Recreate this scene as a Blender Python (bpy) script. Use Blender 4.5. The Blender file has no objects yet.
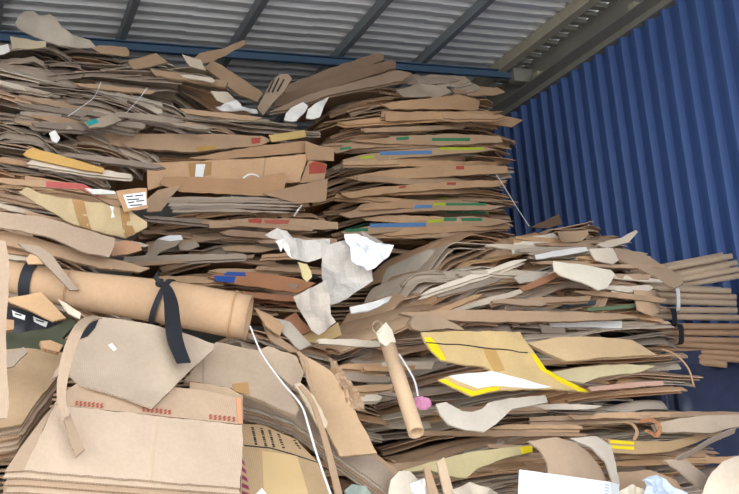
import bpy, bmesh, math, random
import numpy as np
from mathutils import Vector, Matrix

# ------------------------------------------------------------------ camera, sky, light, exposure
W_PX, H_PX, F_PX = 739.0, 494.0, 1000.0
CX, CY = W_PX / 2, H_PX / 2
CAM = Vector((0.0, 0.0, 1.6))
_d = Vector((-414.5, 243.0, 1000.0)).normalized()          # image direction of the room's depth axis
_e = Vector((2408.5, -1.0, 1000.0)); _e = (_e - _d * _e.dot(_d)).normalized()   # ... of its left-right axis
_u = _d.cross(_e); _u = _u if _u.y < 0 else -_u            # ... of up (image y runs down)
col = bpy.context.scene.collection
scene = bpy.context.scene
cd = bpy.data.cameras.new('camera'); cam = bpy.data.objects.new('camera', cd); col.objects.link(cam)
cd.sensor_fit = 'HORIZONTAL'; cd.sensor_width = 36.0; cd.lens = 36.0 * F_PX / W_PX
rot = Matrix(((_e.x, -_e.y, -_e.z), (_d.x, -_d.y, -_d.z), (_u.x, -_u.y, -_u.z)))
cam.matrix_world = Matrix.Translation(CAM) @ rot.to_4x4()
cd.clip_start = 0.05; cd.clip_end = 200
scene.camera = cam

world = bpy.data.worlds.new('overcast_sky'); scene.world = world; world.use_nodes = True
wn = world.node_tree; wn.nodes['Background'].inputs[0].default_value = (0.90, 0.95, 1.0, 1)
wn.nodes['Background'].inputs[1].default_value = 1.9
sd = bpy.data.lights.new('hazy_sun', 'SUN'); sun = bpy.data.objects.new('hazy_sun', sd); col.objects.link(sun)
sd.energy = 4.0; sd.angle = math.radians(12); sd.color = (1.0, 0.975, 0.94)
sun.rotation_euler = Vector((0.15, 0.50, -0.85)).to_track_quat('-Z', 'Y').to_euler()
vs = scene.view_settings
vs.view_transform = 'Standard'; vs.look = 'None'; vs.gamma = 1.0; vs.use_curve_mapping = False
vs.exposure = 1.38

# ------------------------------------------------------------------ pixel -> place
def ray(px, py):
    r = Vector((px - CX, py - CY, F_PX))
    return Vector((r.dot(_e), r.dot(_d), r.dot(_u)))
def at_y(px, py, Y):
    r = ray(px, py); return CAM + r * (Y / r.y)
def at_plane(px, py, p0, n):
    r = ray(px, py); return CAM + r * ((p0 - CAM).dot(n) / r.dot(n))

# ------------------------------------------------------------------ materials
def srgb(*c):
    return tuple(((x / 255) / 12.92 if x / 255 <= 0.04045 else (((x / 255) + 0.055) / 1.055) ** 2.4) for x in c)
def new_mat(name):
    m = bpy.data.materials.new(name); m.use_nodes = True
    nt = m.node_tree; return m, nt, nt.nodes['Principled BSDF']
def N(nt, t, **kw):
    n = nt.nodes.new(t)
    for k, v in kw.items():
        if k in n.inputs: n.inputs[k].default_value = v
        else: setattr(n, k, v)
    return n
def board_material(name, edge=False):
    """cardboard: its own paper colour from the object's colour, fibre mottling, faint flutes, scuffs"""
    m, nt, b = new_mat(name); L = nt.links.new
    oi = N(nt, 'ShaderNodeObjectInfo'); tc = N(nt, 'ShaderNodeTexCoord')
    off = N(nt, 'ShaderNodeVectorMath', operation='ADD'); sc = N(nt, 'ShaderNodeMath', operation='MULTIPLY'); sc.inputs[1].default_value = 37.0
    L(oi.outputs['Random'], sc.inputs[0]); L(tc.outputs['Object'], off.inputs[0]); L(sc.outputs[0], off.inputs[1])
    n1 = N(nt, 'ShaderNodeTexNoise', Scale=5.0, Detail=5.0, Roughness=0.62); L(off.outputs[0], n1.inputs['Vector'])
    r1 = N(nt, 'ShaderNodeMapRange'); r1.inputs['From Min'].default_value = .3; r1.inputs['From Max'].default_value = .7
    r1.inputs['To Min'].default_value = .88; r1.inputs['To Max'].default_value = 1.07; L(n1.outputs['Fac'], r1.inputs['Value'])
    n2 = N(nt, 'ShaderNodeTexNoise', Scale=90.0, Detail=3.0); L(off.outputs[0], n2.inputs['Vector'])
    r2 = N(nt, 'ShaderNodeMapRange'); r2.inputs['From Min'].default_value = .3; r2.inputs['From Max'].default_value = .7
    r2.inputs['To Min'].default_value = .96; r2.inputs['To Max'].default_value = 1.03; L(n2.outputs['Fac'], r2.inputs['Value'])
    mu = N(nt, 'ShaderNodeMath', operation='MULTIPLY'); L(r1.outputs[0], mu.inputs[0]); L(r2.outputs[0], mu.inputs[1])
    vm = N(nt, 'ShaderNodeVectorMath', operation='SCALE'); L(oi.outputs['Color'], vm.inputs[0]); L(mu.outputs[0], vm.inputs['Scale'])
    wv = N(nt, 'ShaderNodeTexWave', Scale=55.0 if not edge else 42.0, Distortion=1.5, bands_direction='X'); L(off.outputs[0], wv.inputs['Vector'])
    bp = N(nt, 'ShaderNodeBump', Strength=.12 if not edge else .6, Distance=.002); L(wv.outputs['Fac'], bp.inputs['Height'])
    if edge:
        r3 = N(nt, 'ShaderNodeMapRange'); r3.inputs['To Min'].default_value = .78; r3.inputs['To Max'].default_value = 1.0
        L(wv.outputs['Fac'], r3.inputs['Value'])
        v2 = N(nt, 'ShaderNodeVectorMath', operation='SCALE'); L(vm.outputs[0], v2.inputs[0]); L(r3.outputs[0], v2.inputs['Scale']); vm = v2
    L(vm.outputs[0], b.inputs['Base Color']); L(bp.outputs['Normal'], b.inputs['Normal'])
    b.inputs['Roughness'].default_value = .78; b.inputs['Specular IOR Level'].default_value = .25
    return m
def plain(name, c, rough=.6, metal=0.0, noise=.12, scale=8.0, bump=0.0, spec=.4):
    m, nt, b = new_mat(name); L = nt.links.new
    tc = N(nt, 'ShaderNodeTexCoord'); n1 = N(nt, 'ShaderNodeTexNoise', Scale=scale, Detail=5.0)
    L(tc.outputs['Object'], n1.inputs['Vector'])
    mx = N(nt, 'ShaderNodeMix', data_type='RGBA')
    mx.inputs[6].default_value = tuple(x * (1 - noise) for x in c) + (1,); mx.inputs[7].default_value = tuple(min(1, x * (1 + noise)) for x in c) + (1,)
    L(n1.outputs['Fac'], mx.inputs[0]); L(mx.outputs[2], b.inputs['Base Color'])
    b.inputs['Roughness'].default_value = rough; b.inputs['Metallic'].default_value = metal; b.inputs['Specular IOR Level'].default_value = spec
    if bump:
        bp = N(nt, 'ShaderNodeBump', Strength=bump, Distance=.01); L(n1.outputs['Fac'], bp.inputs['Height']); L(bp.outputs['Normal'], b.inputs['Normal'])
    return m
M_FACE = board_material('cardboard_face'); M_EDGE = board_material('cardboard_cut_edge', True)
M_WALL = plain('blue_painted_steel', srgb(68, 95, 150), .5, 0, .10, 1.6)
M_ROOF = plain('galvanised_roof_steel', srgb(224, 226, 230), .5, .15, .12, 2.0)
M_RAFT = plain('grey_rafter_steel', srgb(138, 146, 152), .6, .2, .15, 5)
M_BEIGE = plain('beige_purlin_paint', srgb(178, 172, 152), .65, 0, .18, 9)
M_GIRD = plain('grey_girder_paint', srgb(140, 138, 130), .65, 0, .18, 4)
M_BEAM = plain('blue_beam_paint', srgb(72, 98, 124), .65, 0, .15, 6)
M_FLOOR = plain('concrete', srgb(150, 146, 140), .9, 0, .15, 2.0, .2)
M_BLACK = plain('black_webbing', srgb(34, 36, 42), .7, 0, .2, 60)
M_NAVY = plain('dark_navy_plastic_wrap', srgb(56, 62, 84), .4, 0, .35, 14, .5)
M_WHITE = plain('white_paper_and_glare', srgb(240, 240, 238), .6, 0, .03, 12)
M_TAPEY = plain('yellow_tape', srgb(240, 214, 30), .45, 0, .06, 20)
M_TAPER = plain('red_print', srgb(172, 80, 64), .7, 0, .2, 60)
M_TAPEG = plain('green_tape', srgb(58, 128, 88), .5, 0, .12, 20)
M_TAPEL = plain('lime_tape', srgb(176, 190, 50), .45, 0, .12, 20)
M_TAPEB = plain('blue_tape', srgb(92, 132, 178), .45, 0, .12, 20)
M_TAPED = plain('deep_blue_tape', srgb(46, 88, 168), .4, 0, .12, 20)
M_INK = plain('black_ink', srgb(44, 40, 38), .7, 0, .1, 60)
M_CLEAR = plain('brown_packing_tape', srgb(178, 138, 92), .25, 0, .1, 20)
M_PINK = plain('pink_paper', srgb(206, 136, 170), .7, 0, .1, 20)
M_OLIVE = plain('olive_bag_fabric', srgb(74, 76, 58), .8, 0, .25, 12)
M_DARK = plain('dark_grey_plastic_bag', srgb(44, 46, 52), .4, 0, .25, 12)
M_STRAPW = plain('white_strapping', srgb(232, 230, 228), .4, 0, .05, 20)
M_TEAL = plain('teal_print', srgb(40, 150, 150), .5, 0, .1, 20)
M_SILV = plain('pale_blue_film', srgb(196, 208, 222), .3, 0, .15, 30)
M_MAG = plain('magenta_print', srgb(140, 50, 90), .6, 0, .1, 30)

# ------------------------------------------------------------------ objects
def link(o, parent=None):
    col.objects.link(o)
    if parent is not None: o.parent = parent
    return o
def tag(o, label, cat, group=None):
    o['label'] = label; o['category'] = cat
    if group: o['group'] = group
    return o
def mesh_obj(name, V, F, mats, mi=None, smooth=None, parent=None, color=None):
    me = bpy.data.meshes.new(name); me.from_pydata([tuple(v) for v in V], [], F)
    for m in (mats if isinstance(mats, (list, tuple)) else [mats]): me.materials.append(m)
    if mi is not None: me.polygons.foreach_set('material_index', mi)
    if smooth is not None: me.polygons.foreach_set('use_smooth', smooth)
    me.update()
    o = bpy.data.objects.new(name, me); link(o, parent)
    if color:                                                   # dusty, slightly bleached paper
        g = .3 * color[0] + .59 * color[1] + .11 * color[2]; o.color = tuple(c * .89 + g * .11 for c in color) + (1,)
    return o
def boxes(name, bl, mat, parent=None):
    """axis-aligned boxes (x0,x1,y0,y1,z0,z1) joined as one bevel-free mesh"""
    V, F = [], []
    for (x0, x1, y0, y1, z0, z1) in bl:
        b = len(V); V += [(x, y, z) for z in (z0, z1) for y in (y0, y1) for x in (x0, x1)]
        F += [[b, b+2, b+3, b+1], [b+4, b+5, b+7, b+6], [b, b+1, b+5, b+4], [b+2, b+6, b+7, b+3], [b, b+4, b+6, b+2], [b+1, b+3, b+7, b+5]]
    return mesh_obj(name, V, F, mat, parent=parent)
def struct(o): o['kind'] = 'structure'; return o

# ------------------------------------------------------------------ the shed
H = 4.5; XW = 4.28; YB = 10.2; YF = -2.5; XL = -2.6  # YF: unseen front overhang, extended to keep sky and sun off the pile
struct(mesh_obj('floor', [(-30, -40, 0), (30, -40, 0), (30, 12, 0), (-30, 12, 0)], [[0, 1, 2, 3]], M_FLOOR))
def profile(a0, a1, pitch, depth, k=(.42, .54, .84)):
    """trapezoid rib profile: list of (a, offset)"""
    out = []; a = a0
    while a < a1 - 1e-6:
        out += [(a, 0), (a + pitch * k[0], 0), (a + pitch * k[1], depth), (a + pitch * k[2], depth)]
        a += pitch
    out.append((a1, 0)); return [p for p in out if p[0] <= a1 + 1e-6]
def cladding(name, pr, place, lo, hi, t, mat, parent):
    V, F = [], []
    for (a, o) in pr:
        V += [place(a, o, lo), place(a, o, hi), place(a, o - t, lo), place(a, o - t, hi)]
    for i in range(len(pr) - 1):
        b = 4 * i; c = b + 4
        F += [[b, c, c+1, b+1], [b+2, b+3, c+3, c+2], [b, b+2, c+2, c], [b+1, c+1, c+3, b+3]]
    F += [[0, 1, 3, 2], [len(V)-4, len(V)-2, len(V)-1, len(V)-3]]
    return mesh_obj(name, V, F, mat, parent=parent)
wall = struct(bpy.data.objects.new('wall_right', None)); wall.location = (XW, 5, 0); link(wall)
y = YF; k = 0
while y < YB - .01:                                             # sheets of 8 ribs, each lapped a little proud of the next
    y1 = min(y + 1.2, YB); dx = .004 * (k % 2)
    o = cladding('cladding_sheet', profile(y - 5, y1 - 5, .15, .045, (.52, .65, .84)), lambda a, o_, z: (-o_ + dx, a, z), 0.0, 4.34, .0015, M_WALL, wall); y = y1; k += 1
ceil = struct(bpy.data.objects.new('ceiling', None)); ceil.location = (1, 5, H); link(ceil)
x = XL; k = 0
for x1 in (-1.5, -.4, .68, 1.07 + .4, 2.27, 3.05, 3.8, XW + .5):
    dz = .004 * (k % 2)
    cladding('roof_sheet', profile(YF - 5, YB - 5, .125, .034), lambda a, o_, xx: (xx, a, o_ + dz), x - 1, x1 - 1, .0015, M_ROOF, ceil); x = x1 - .03; k += 1
# rafters along the depth, cold-formed channels
def channel(name, label_, mat, xc, w, z0, z1, y0, y1, t=.006, n=1):
    r = struct(boxes(name, [(xc - w/2, xc - w/2 + t, y0, y1, z0, z1), (xc - w/2 + t, xc + w/2, y0, y1, z0, z0 + t), (xc - w/2 + t, xc + w/2, y0, y1, z1 - t, z1)], mat))
    return r
for i, xr in enumerate((-1.3, -.52, .25, 1.03, 1.80, 2.58, 3.25)):
    channel('trim_%d' % (i + 1), '', M_RAFT, xr, .045, H - .07, H - .002, YF, YB)
channel('trim_8', '', M_BEIGE, 3.93, .075, H - .085, H - .002, YF, YB)
# eaves girder over the blue wall with its bottom flange and a toothed filler strip
g = struct(boxes('trim_9', [(4.17, 4.18, YF, YB, 4.30, H - .002), (4.18, XW + .03, YF, YB, 4.30, 4.308), (4.10, 4.17, YF, YB, 4.30, 4.309)], M_GIRD))
teeth = []
yy = YF
while yy < YB: teeth.append((4.05, 4.165, yy, yy + .05, H - .03, H - .002)); yy += .125
boxes('filler_tooth_strip', teeth, M_GIRD, g)
cl = [(4.10, 4.24, y_, y_ + .06, 4.309, 4.345) for y_ in (4.9, 6.1, 7.3)]
for c_ in cl: boxes('clip', [c_], M_BEIGE, g)
struct(boxes('trim_10', [(XW - .06, XW + .03, YF, YB, 4.255, 4.299)], M_GIRD))
# blue tie beam under the rafters (channel open to the front)
bm_ = struct(boxes('trim_11', [(XL, 4.08, 6.33, 6.337, 4.36, 4.425), (XL, 4.08, 6.30, 6.33, 4.418, 4.425), (XL, 4.08, 6.30, 6.33, 4.36, 4.367)], M_BEAM))
boxes('end_bracket', [(4.0, 4.168, 6.27, 6.35, 4.325, 4.43)], M_GIRD, bm_)
struct(boxes('wall_back', [(XL, XW + .5, YB, YB + .05, 0, H + .05)], M_GIRD))
struct(boxes('wall_left_blocker', [(XL - .05, XL, 2.2, YB, 0, H)], M_GIRD))  # unseen wall, added to limit the side light reaching the blue wall

# ------------------------------------------------------------------ cardboard sheets and stacks
TONES = {   # paper colours
    'grey':   [srgb(170, 152, 132), srgb(158, 140, 122), srgb(180, 162, 142), srgb(150, 132, 116)],
    'brown':  [srgb(184, 150, 116), srgb(174, 140, 108), srgb(180, 148, 118), srgb(166, 134, 106)],
    'tan':    [srgb(196, 154, 112), srgb(204, 164, 122), srgb(188, 148, 110), srgb(200, 156, 110)],
    'rust':   [srgb(170, 116, 80), srgb(178, 124, 86)],
    'pale':   [srgb(216, 198, 172), srgb(222, 206, 184), srgb(206, 188, 164)],
    'white':  [srgb(236, 232, 224), srgb(230, 226, 220)],
}
WORDS = {'grey': 'dusty grey-brown', 'brown': 'mid-brown', 'tan': 'bright tan', 'rust': 'reddish-brown', 'pale': 'pale cream-lined', 'white': 'white-lined'}
def waves(rng, n, lo, hi):
    ps = [(rng.uniform(lo, hi), rng.uniform(0, 6.28), rng.uniform(.4, 1)) for _ in range(n)]
    return lambda x: sum(a * np.sin(k * x + p) for k, p, a in ps) / n
def ply(V, F, MI, SM, X, Y, Z, t):
    """one board: grid of points (rows = depth) made solid with thickness t, separate vertices along the cut edge"""
    ny, nx = X.shape; b = len(V)
    top = np.stack([X, Y, Z], -1).reshape(-1, 3); bot = np.stack([X, Y, Z - t], -1).reshape(-1, 3)
    V.extend(top.tolist()); V.extend(bot.tolist()); n = ny * nx
    for j in range(ny - 1):
        for i in range(nx - 1):
            q = b + j * nx + i
            F.append([q, q + 1, q + nx + 1, q + nx]); MI.append(0); SM.append(True)
            F.append([q + n, q + nx + n, q + nx + 1 + n, q + 1 + n]); MI.append(0); SM.append(True)
    ring = [(0, i) for i in range(nx)] + [(j, nx - 1) for j in range(1, ny)] + [(ny - 1, i) for i in range(nx - 2, -1, -1)] + [(j, 0) for j in range(ny - 2, 0, -1)]
    idx = [j * nx + i for j, i in ring]; b2 = len(V)
    for q in idx: V.append(top[q].tolist()); V.append(bot[q].tolist())
    m = len(idx)
    for k in range(m):
        k2 = (k + 1) % m
        F.append([b2 + 2*k, b2 + 2*k + 1, b2 + 2*k2 + 1, b2 + 2*k2]); MI.append(1); SM.append(False)
GRIDS = {}
def sheet(name, rng, w, d, plies=2, droop=.03, reach=.12, endL=0., endR=0., endw=.35, wav=.008, t=.0045, gap=.006, cutL=0., cutR=0., ragged=.012, parent=None, color=None, nx=20, bow=0.):
    """a flattened box lying on its stack: local x along its front edge, y into the stack, z up; each board is scored into panels with their own flaps"""
    V, F, MI, SM = [], [], [], []; grids = []
    ys = np.array([0, .014, .034, .06, .1, .17, .3, .6, 1.0]) * d
    w1 = waves(rng, 2, 2, 6); w2 = waves(rng, 2, 6, 14)
    kinks = [(rng.uniform(-.5, .5) * w, rng.uniform(-1, 1)) for _ in range(3)]              # creases across the sheet
    def body(X):
        return wav * (w1(X) * .7 + .3 * w2(X)) + sum(k * .09 * wav / .012 * np.abs(X - x0) for x0, k in kinks) - sum(k * .045 * wav / .012 * w * .5 for x0, k in kinks)
    for p in range(plies):
        np_ = rng.choice((1, 2, 3, 3, 4)) if w > .45 else rng.choice((1, 1, 2))
        cuts = sorted(rng.uniform(.12, .88) for _ in range(np_ - 1)); cuts = [0] + cuts + [1]
        w3 = waves(rng, 2, 6, 14); sl = rng.uniform(-.03, .03); cl = rng.uniform(.06, .28); cr = rng.uniform(.06, .28)
        cLp = cutL * rng.uniform(.2, 1.3); cRp = cutR * rng.uniform(.2, 1.3); py_ = rng.uniform(-.03, .03) * (p > 0)
        for a_, b_ in zip(cuts, cuts[1:]):
            if b_ - a_ < .05: continue
            m = max(3, int(nx * (b_ - a_)) + 1); xs = np.linspace((a_ - .5) * w + .002, (b_ - .5) * w - .002, m + 1); u = xs / w
            tear = rng.random() < .35
            yo = sl * u * 2 + py_ + rng.uniform(-.012, .012) + np.array([rng.uniform(-1, 1) * (ragged * (1.0 if tear else .15)) for _ in xs])
            yo = yo + cLp * np.clip((-.5 + cl - u) / cl, 0, 1) + cRp * np.clip((u - .5 + cr) / cr, 0, 1)
            X, Yg = np.meshgrid(xs, ys); fade = np.clip(1 - Yg / (d * .8), 0, 1)
            Yg = Yg + yo[None, :] * fade
            dr = droop * rng.uniform(.3, 1.5) * (1 + rng.uniform(-.5, .5) * (X - xs.mean()) / (xs[-1] - xs[0])); rc = reach * rng.uniform(.7, 1.3)
            Z = -dr * np.clip(1 - (Yg - yo[None, :]) / rc, 0, 1) ** rng.choice((1.0, 1.3, 1.8))
            Z = Z + body(X) * (.4 + .6 * fade) + bow * (1 - (2 * X / w) ** 2)
            uL = np.clip((-.5 + endw - X / w) / endw, 0, 1); uR = np.clip((X / w - .5 + endw) / endw, 0, 1)
            Z = Z - endL * uL ** 1.5 - endR * uR ** 1.5
            Z = Z - p * (t + gap * np.clip(.5 + .9 * w3(X), .1, 1.6) * (.35 + .65 * fade))
            ply(V, F, MI, SM, X, Yg, Z, t)
            if p == 0: grids.append((X, Yg, Z))
    o = mesh_obj(name, V, F, [M_FACE, M_EDGE], MI, SM, parent, color); GRIDS[o.name] = grids
    return o
def lerp(a, b, t): return a + (b - a) * t
def knot(ks, t):
    for (t0, v0), (t1, v1) in zip(ks, ks[1:]):
        if t <= t1: return v0 + (v1 - v0) * (t - t0) / (t1 - t0)
    return ks[-1][1]
SHEETS = {}
def stack(key, where, seed, n, left, right, ypx, Y, slope, tones, droop=(.012, .045), reach=(.05, .14), depth=(.5, .8), wfrac=(.7, 1.0), endL=((0, 0), (1, 0)), endR=((0, 0), (1, 0)),
          wav=(.004, .014), cut=(.0, .12), rz=5., jy=.05, gap=(.003, .012), plies=(2, 2, 3, 3, 4), endw=(.25, .45), jz=.3, skip=(), bow=(0, 0), rx=(0, 0)):
    """n flattened boxes between pixel rows; left/right/ypx/Y/slope are (t, value) knots from the bottom (0) to the top (1)"""
    rng = random.Random(seed); out = []; cls = {}
    for i in range(n):
        t = (i + .5) / n; t = min(1, max(0, t + rng.uniform(-jz, jz) / n))
        py = knot(ypx, t); Yi = knot(Y, t) + rng.uniform(-jy, jy)
        xl = at_y(knot(left, t), py, Yi); xr = at_y(knot(right, t), py, Yi); full = xr.x - xl.x
        w = full * rng.uniform(*wfrac); s = rng.random()
        s = 0 if s < .3 else (1 if s > .7 else s)
        xc = xl.x + w / 2 + (full - w) * s + rng.uniform(-.03, .03); mid = (xl + xr) / 2
        sl = knot(slope, t) + rng.uniform(-.02, .02)
        z = mid.z - (xc - mid.x) * -sl
        if any(a <= t <= b for a, b in skip): continue
        tone = rng.choice(knot_tone(tones, t)); c = rng.choice(TONES[tone]); f = rng.uniform(1.0, 1.5) if tone not in ('pale', 'white') else rng.uniform(.8, 1.05); c = tuple(min(.9, q * f) for q in c)
        o = sheet('cardboard_sheet', rng, w, rng.uniform(*depth), rng.choice(plies), rng.uniform(*droop), rng.uniform(*reach), knot(endL, t) * rng.uniform(.8, 1.15), knot(endR, t) * rng.uniform(.7, 1.2),
                  rng.uniform(*endw), rng.uniform(*wav), .0045, rng.uniform(*gap), rng.uniform(*cut), rng.uniform(*cut), color=c, bow=rng.uniform(*bow))
        o.location = (xc, Yi, z); o.rotation_euler = (rng.uniform(*rx), -math.atan(sl), math.radians(rng.uniform(-rz, rz)))
        cls.setdefault((WORDS[tone], min(2, int(t * 3))), []).append((z, o)); out.append(o)
    for (word, tier), lst in cls.items():                       # each sheet by its paper, its third of the stack and its rank there
        lst.sort(key=lambda q: -q[0])
        for k, (_, o) in enumerate(lst):
            first = ('only' if len(lst) == 1 else 'highest' if k == 0 else 'lowest' if k == len(lst) - 1 else ORD[k] + '-highest')
            tag(o, '%s %s cardboard sheet in the %s third of %s' % (first, word, ('bottom', 'middle', 'top')[tier], where), 'cardboard', 'sheets of ' + where)
    SHEETS[key] = out
    return out
ORD = 'first second third fourth fifth sixth seventh eighth ninth tenth eleventh twelfth thirteenth fourteenth fifteenth sixteenth seventeenth eighteenth nineteenth twentieth'.split()
def knot_tone(tones, t):
    for tt, lst in tones:
        if t <= tt: return lst
    return tones[-1][1]

# the tall stack next to the blue wall
stack('tower', 'the tall blue-wall stack', 11, 34, left=[(0, 330), (.5, 322), (.8, 325), (1, 335)], right=[(0, 516), (.35, 508), (.8, 510), (.93, 500), (1, 470)],
      ypx=[(0, 246), (1, 84)], Y=[(0, 5.15), (1, 5.35)], slope=[(0, .0), (.5, .03), (1, -.02)],
      tones=[(.8, ['brown', 'brown', 'brown', 'tan', 'grey']), (.9, ['tan', 'brown']), (1, ['grey', 'brown'])], wfrac=(.86, 1.05), endL=[(0, .04), (.3, .08), (.6, .09), (.85, .07), (1, .04)], endR=[(0, .02), (.8, .03), (1, .01)],
      droop=(.012, .035), reach=(.025, .06), jy=.035, rz=3, endw=(.28, .4), plies=(2, 3, 4), cut=(.02, .16))
# the middle stack
stack('middle', 'the middle stack', 23, 36, left=[(0, 140), (.4, 142), (.55, 140), (.75, 95), (1, 70)], right=[(0, 322), (.6, 333), (.8, 326), (1, 320)],
      ypx=[(0, 312), (1, 112)], Y=[(0, 4.75), (.5, 4.8), (1, 5.0)], slope=[(0, .0), (.5, .05), (.8, .03), (1, -.02)],
      tones=[(.15, ['rust', 'brown', 'rust']), (.5, ['brown', 'grey', 'brown', 'brown']), (.8, ['tan', 'tan', 'brown']), (1, ['grey', 'grey', 'pale'])], wfrac=(.6, 1.0), droop=(.012, .035), reach=(.025, .06), rz=4, skip=((.56, .74),),
      endL=[(0, .02), (1, .02)], endR=[(0, .02), (1, .0)])
# the weathered heap at upper left
stack('heap', 'the weathered upper-left heap', 37, 46, left=[(0, -60), (.6, -60), (1, -40)], right=[(0, 95), (.25, 150), (.45, 262), (.7, 262), (.9, 215), (1, 130)],
      ypx=[(0, 150), (1, 42)], Y=[(0, 4.55), (.5, 4.9), (1, 5.5)], slope=[(0, -.22), (.5, -.2), (.8, -.10), (1, -.06)],
      tones=[(1, ['grey', 'grey', 'grey', 'grey', 'brown', 'pale'])], wfrac=(.35, .8), droop=(.02, .07), reach=(.05, .15), rz=8, endL=[(0, .04), (1, .05)], endR=[(0, .06), (1, .05)], wav=(.01, .025), jy=.09)
# left bank above the roll
stack('bank', 'the bank above the roll', 41, 30, left=[(0, -90), (1, -90)], right=[(0, 145), (.35, 112), (.6, 118), (1, 105)],
      ypx=[(0, 292), (1, 138)], Y=[(0, 3.75), (1, 4.4)], slope=[(0, -.22), (.5, -.16), (1, -.10)],
      tones=[(.4, ['brown', 'pale', 'grey', 'tan']), (1, ['grey', 'brown', 'brown', 'tan'])], wfrac=(.55, 1.0), droop=(.012, .035), reach=(.03, .07), rz=6, endR=[(0, .05), (1, .03)])
# the wide front stack on the right
stack('front_low', 'the wide front stack', 53, 62, left=[(0, 350), (.3, 362), (.6, 330), (.85, 315), (1, 330)], right=[(0, 738), (.35, 712), (.6, 694), (.8, 674), (1, 650)],
      ypx=[(0, 500), (.5, 385), (1, 300)], Y=[(0, 3.35), (.6, 3.6), (1, 3.8)], slope=[(0, .06), (.5, .01), (.75, .04), (1, .04)],
      tones=[(.5, ['grey', 'brown', 'grey', 'tan', 'pale', 'grey']), (1, ['grey', 'brown', 'grey', 'pale', 'brown', 'tan'])], wfrac=(.5, 1.0), droop=(.01, .03), reach=(.03, .07), rz=6, endL=[(0, .02), (.6, .03), (1, .12)], endR=[(0, .02), (.5, .03), (1, .06)])
stack('front_top', 'the front stack\'s fanned top', 83, 54, left=[(0, 330), (.5, 365), (1, 420)], right=[(0, 660), (.6, 650), (1, 600)],
      ypx=[(0, 310), (1, 226)], Y=[(0, 3.7), (.6, 4.0), (1, 4.4)], slope=[(0, .08), (.4, .16), (1, .12)],
      tones=[(1, ['grey', 'brown', 'brown', 'pale', 'grey', 'brown', 'tan'])], wfrac=(.22, .75), droop=(.02, .08), reach=(.06, .18), rz=12, endL=[(0, .10), (1, .18)], endR=[(0, .05), (1, .08)], wav=(.005, .016), jy=.12, cut=(.0, .2), depth=(.35, .7))
# left foot of the pile, between the flat boxes and the front stack
stack('foot', 'the low sliding pile', 67, 16, left=[(0, 300), (1, 250)], right=[(0, 420), (1, 350)], ypx=[(0, 500), (1, 330)], Y=[(0, 3.2), (1, 3.7)], slope=[(0, -.35), (1, -.3)],
      tones=[(1, ['brown', 'grey', 'tan'])], wfrac=(.7, 1.1), droop=(.02, .05), reach=(.06, .15), rz=10)

# bales below that carry the pile (layered sheets nobody can count from here)
def lower_bale(label, x0, x1, y0, y1, z1, seed):
    rng = random.Random(seed); V, F, MI, SM = [], [], [], []; z = .012
    while z < z1:
        a, b, c, d_ = x0 + rng.uniform(0, .1), x1 - rng.uniform(0, .1), y0 + rng.uniform(0, .06), y1 - rng.uniform(0, .1)
        X, Yg = np.meshgrid(np.linspace(a, b, 6), np.linspace(c, d_, 4)); w_ = waves(rng, 2, 2, 6)
        ply(V, F, MI, SM, X, Yg, z + .006 * w_(X) + 0 * Yg, .010); z += .022
    o = mesh_obj('cardboard_bale', V, F, [M_FACE, M_EDGE], MI, SM, color=TONES['brown'][0]); o['kind'] = 'stuff'
    return tag(o, label, 'cardboard bale')
lower_bale('layered cardboard bale carrying the front stack', 1.25, 3.0, 3.45, 4.6, 1.48, 1)
lower_bale('layered cardboard bale under the tall stack by the blue wall', 1.9, 3.4, 5.2, 6.2, 2.62, 2)
lower_bale('layered cardboard bale under the middle stack', .5, 1.75, 4.9, 5.9, 2.2, 3)
lower_bale('layered cardboard bale under the slanting left bank', -.6, .5, 3.95, 4.8, 2.15, 4)

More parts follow.
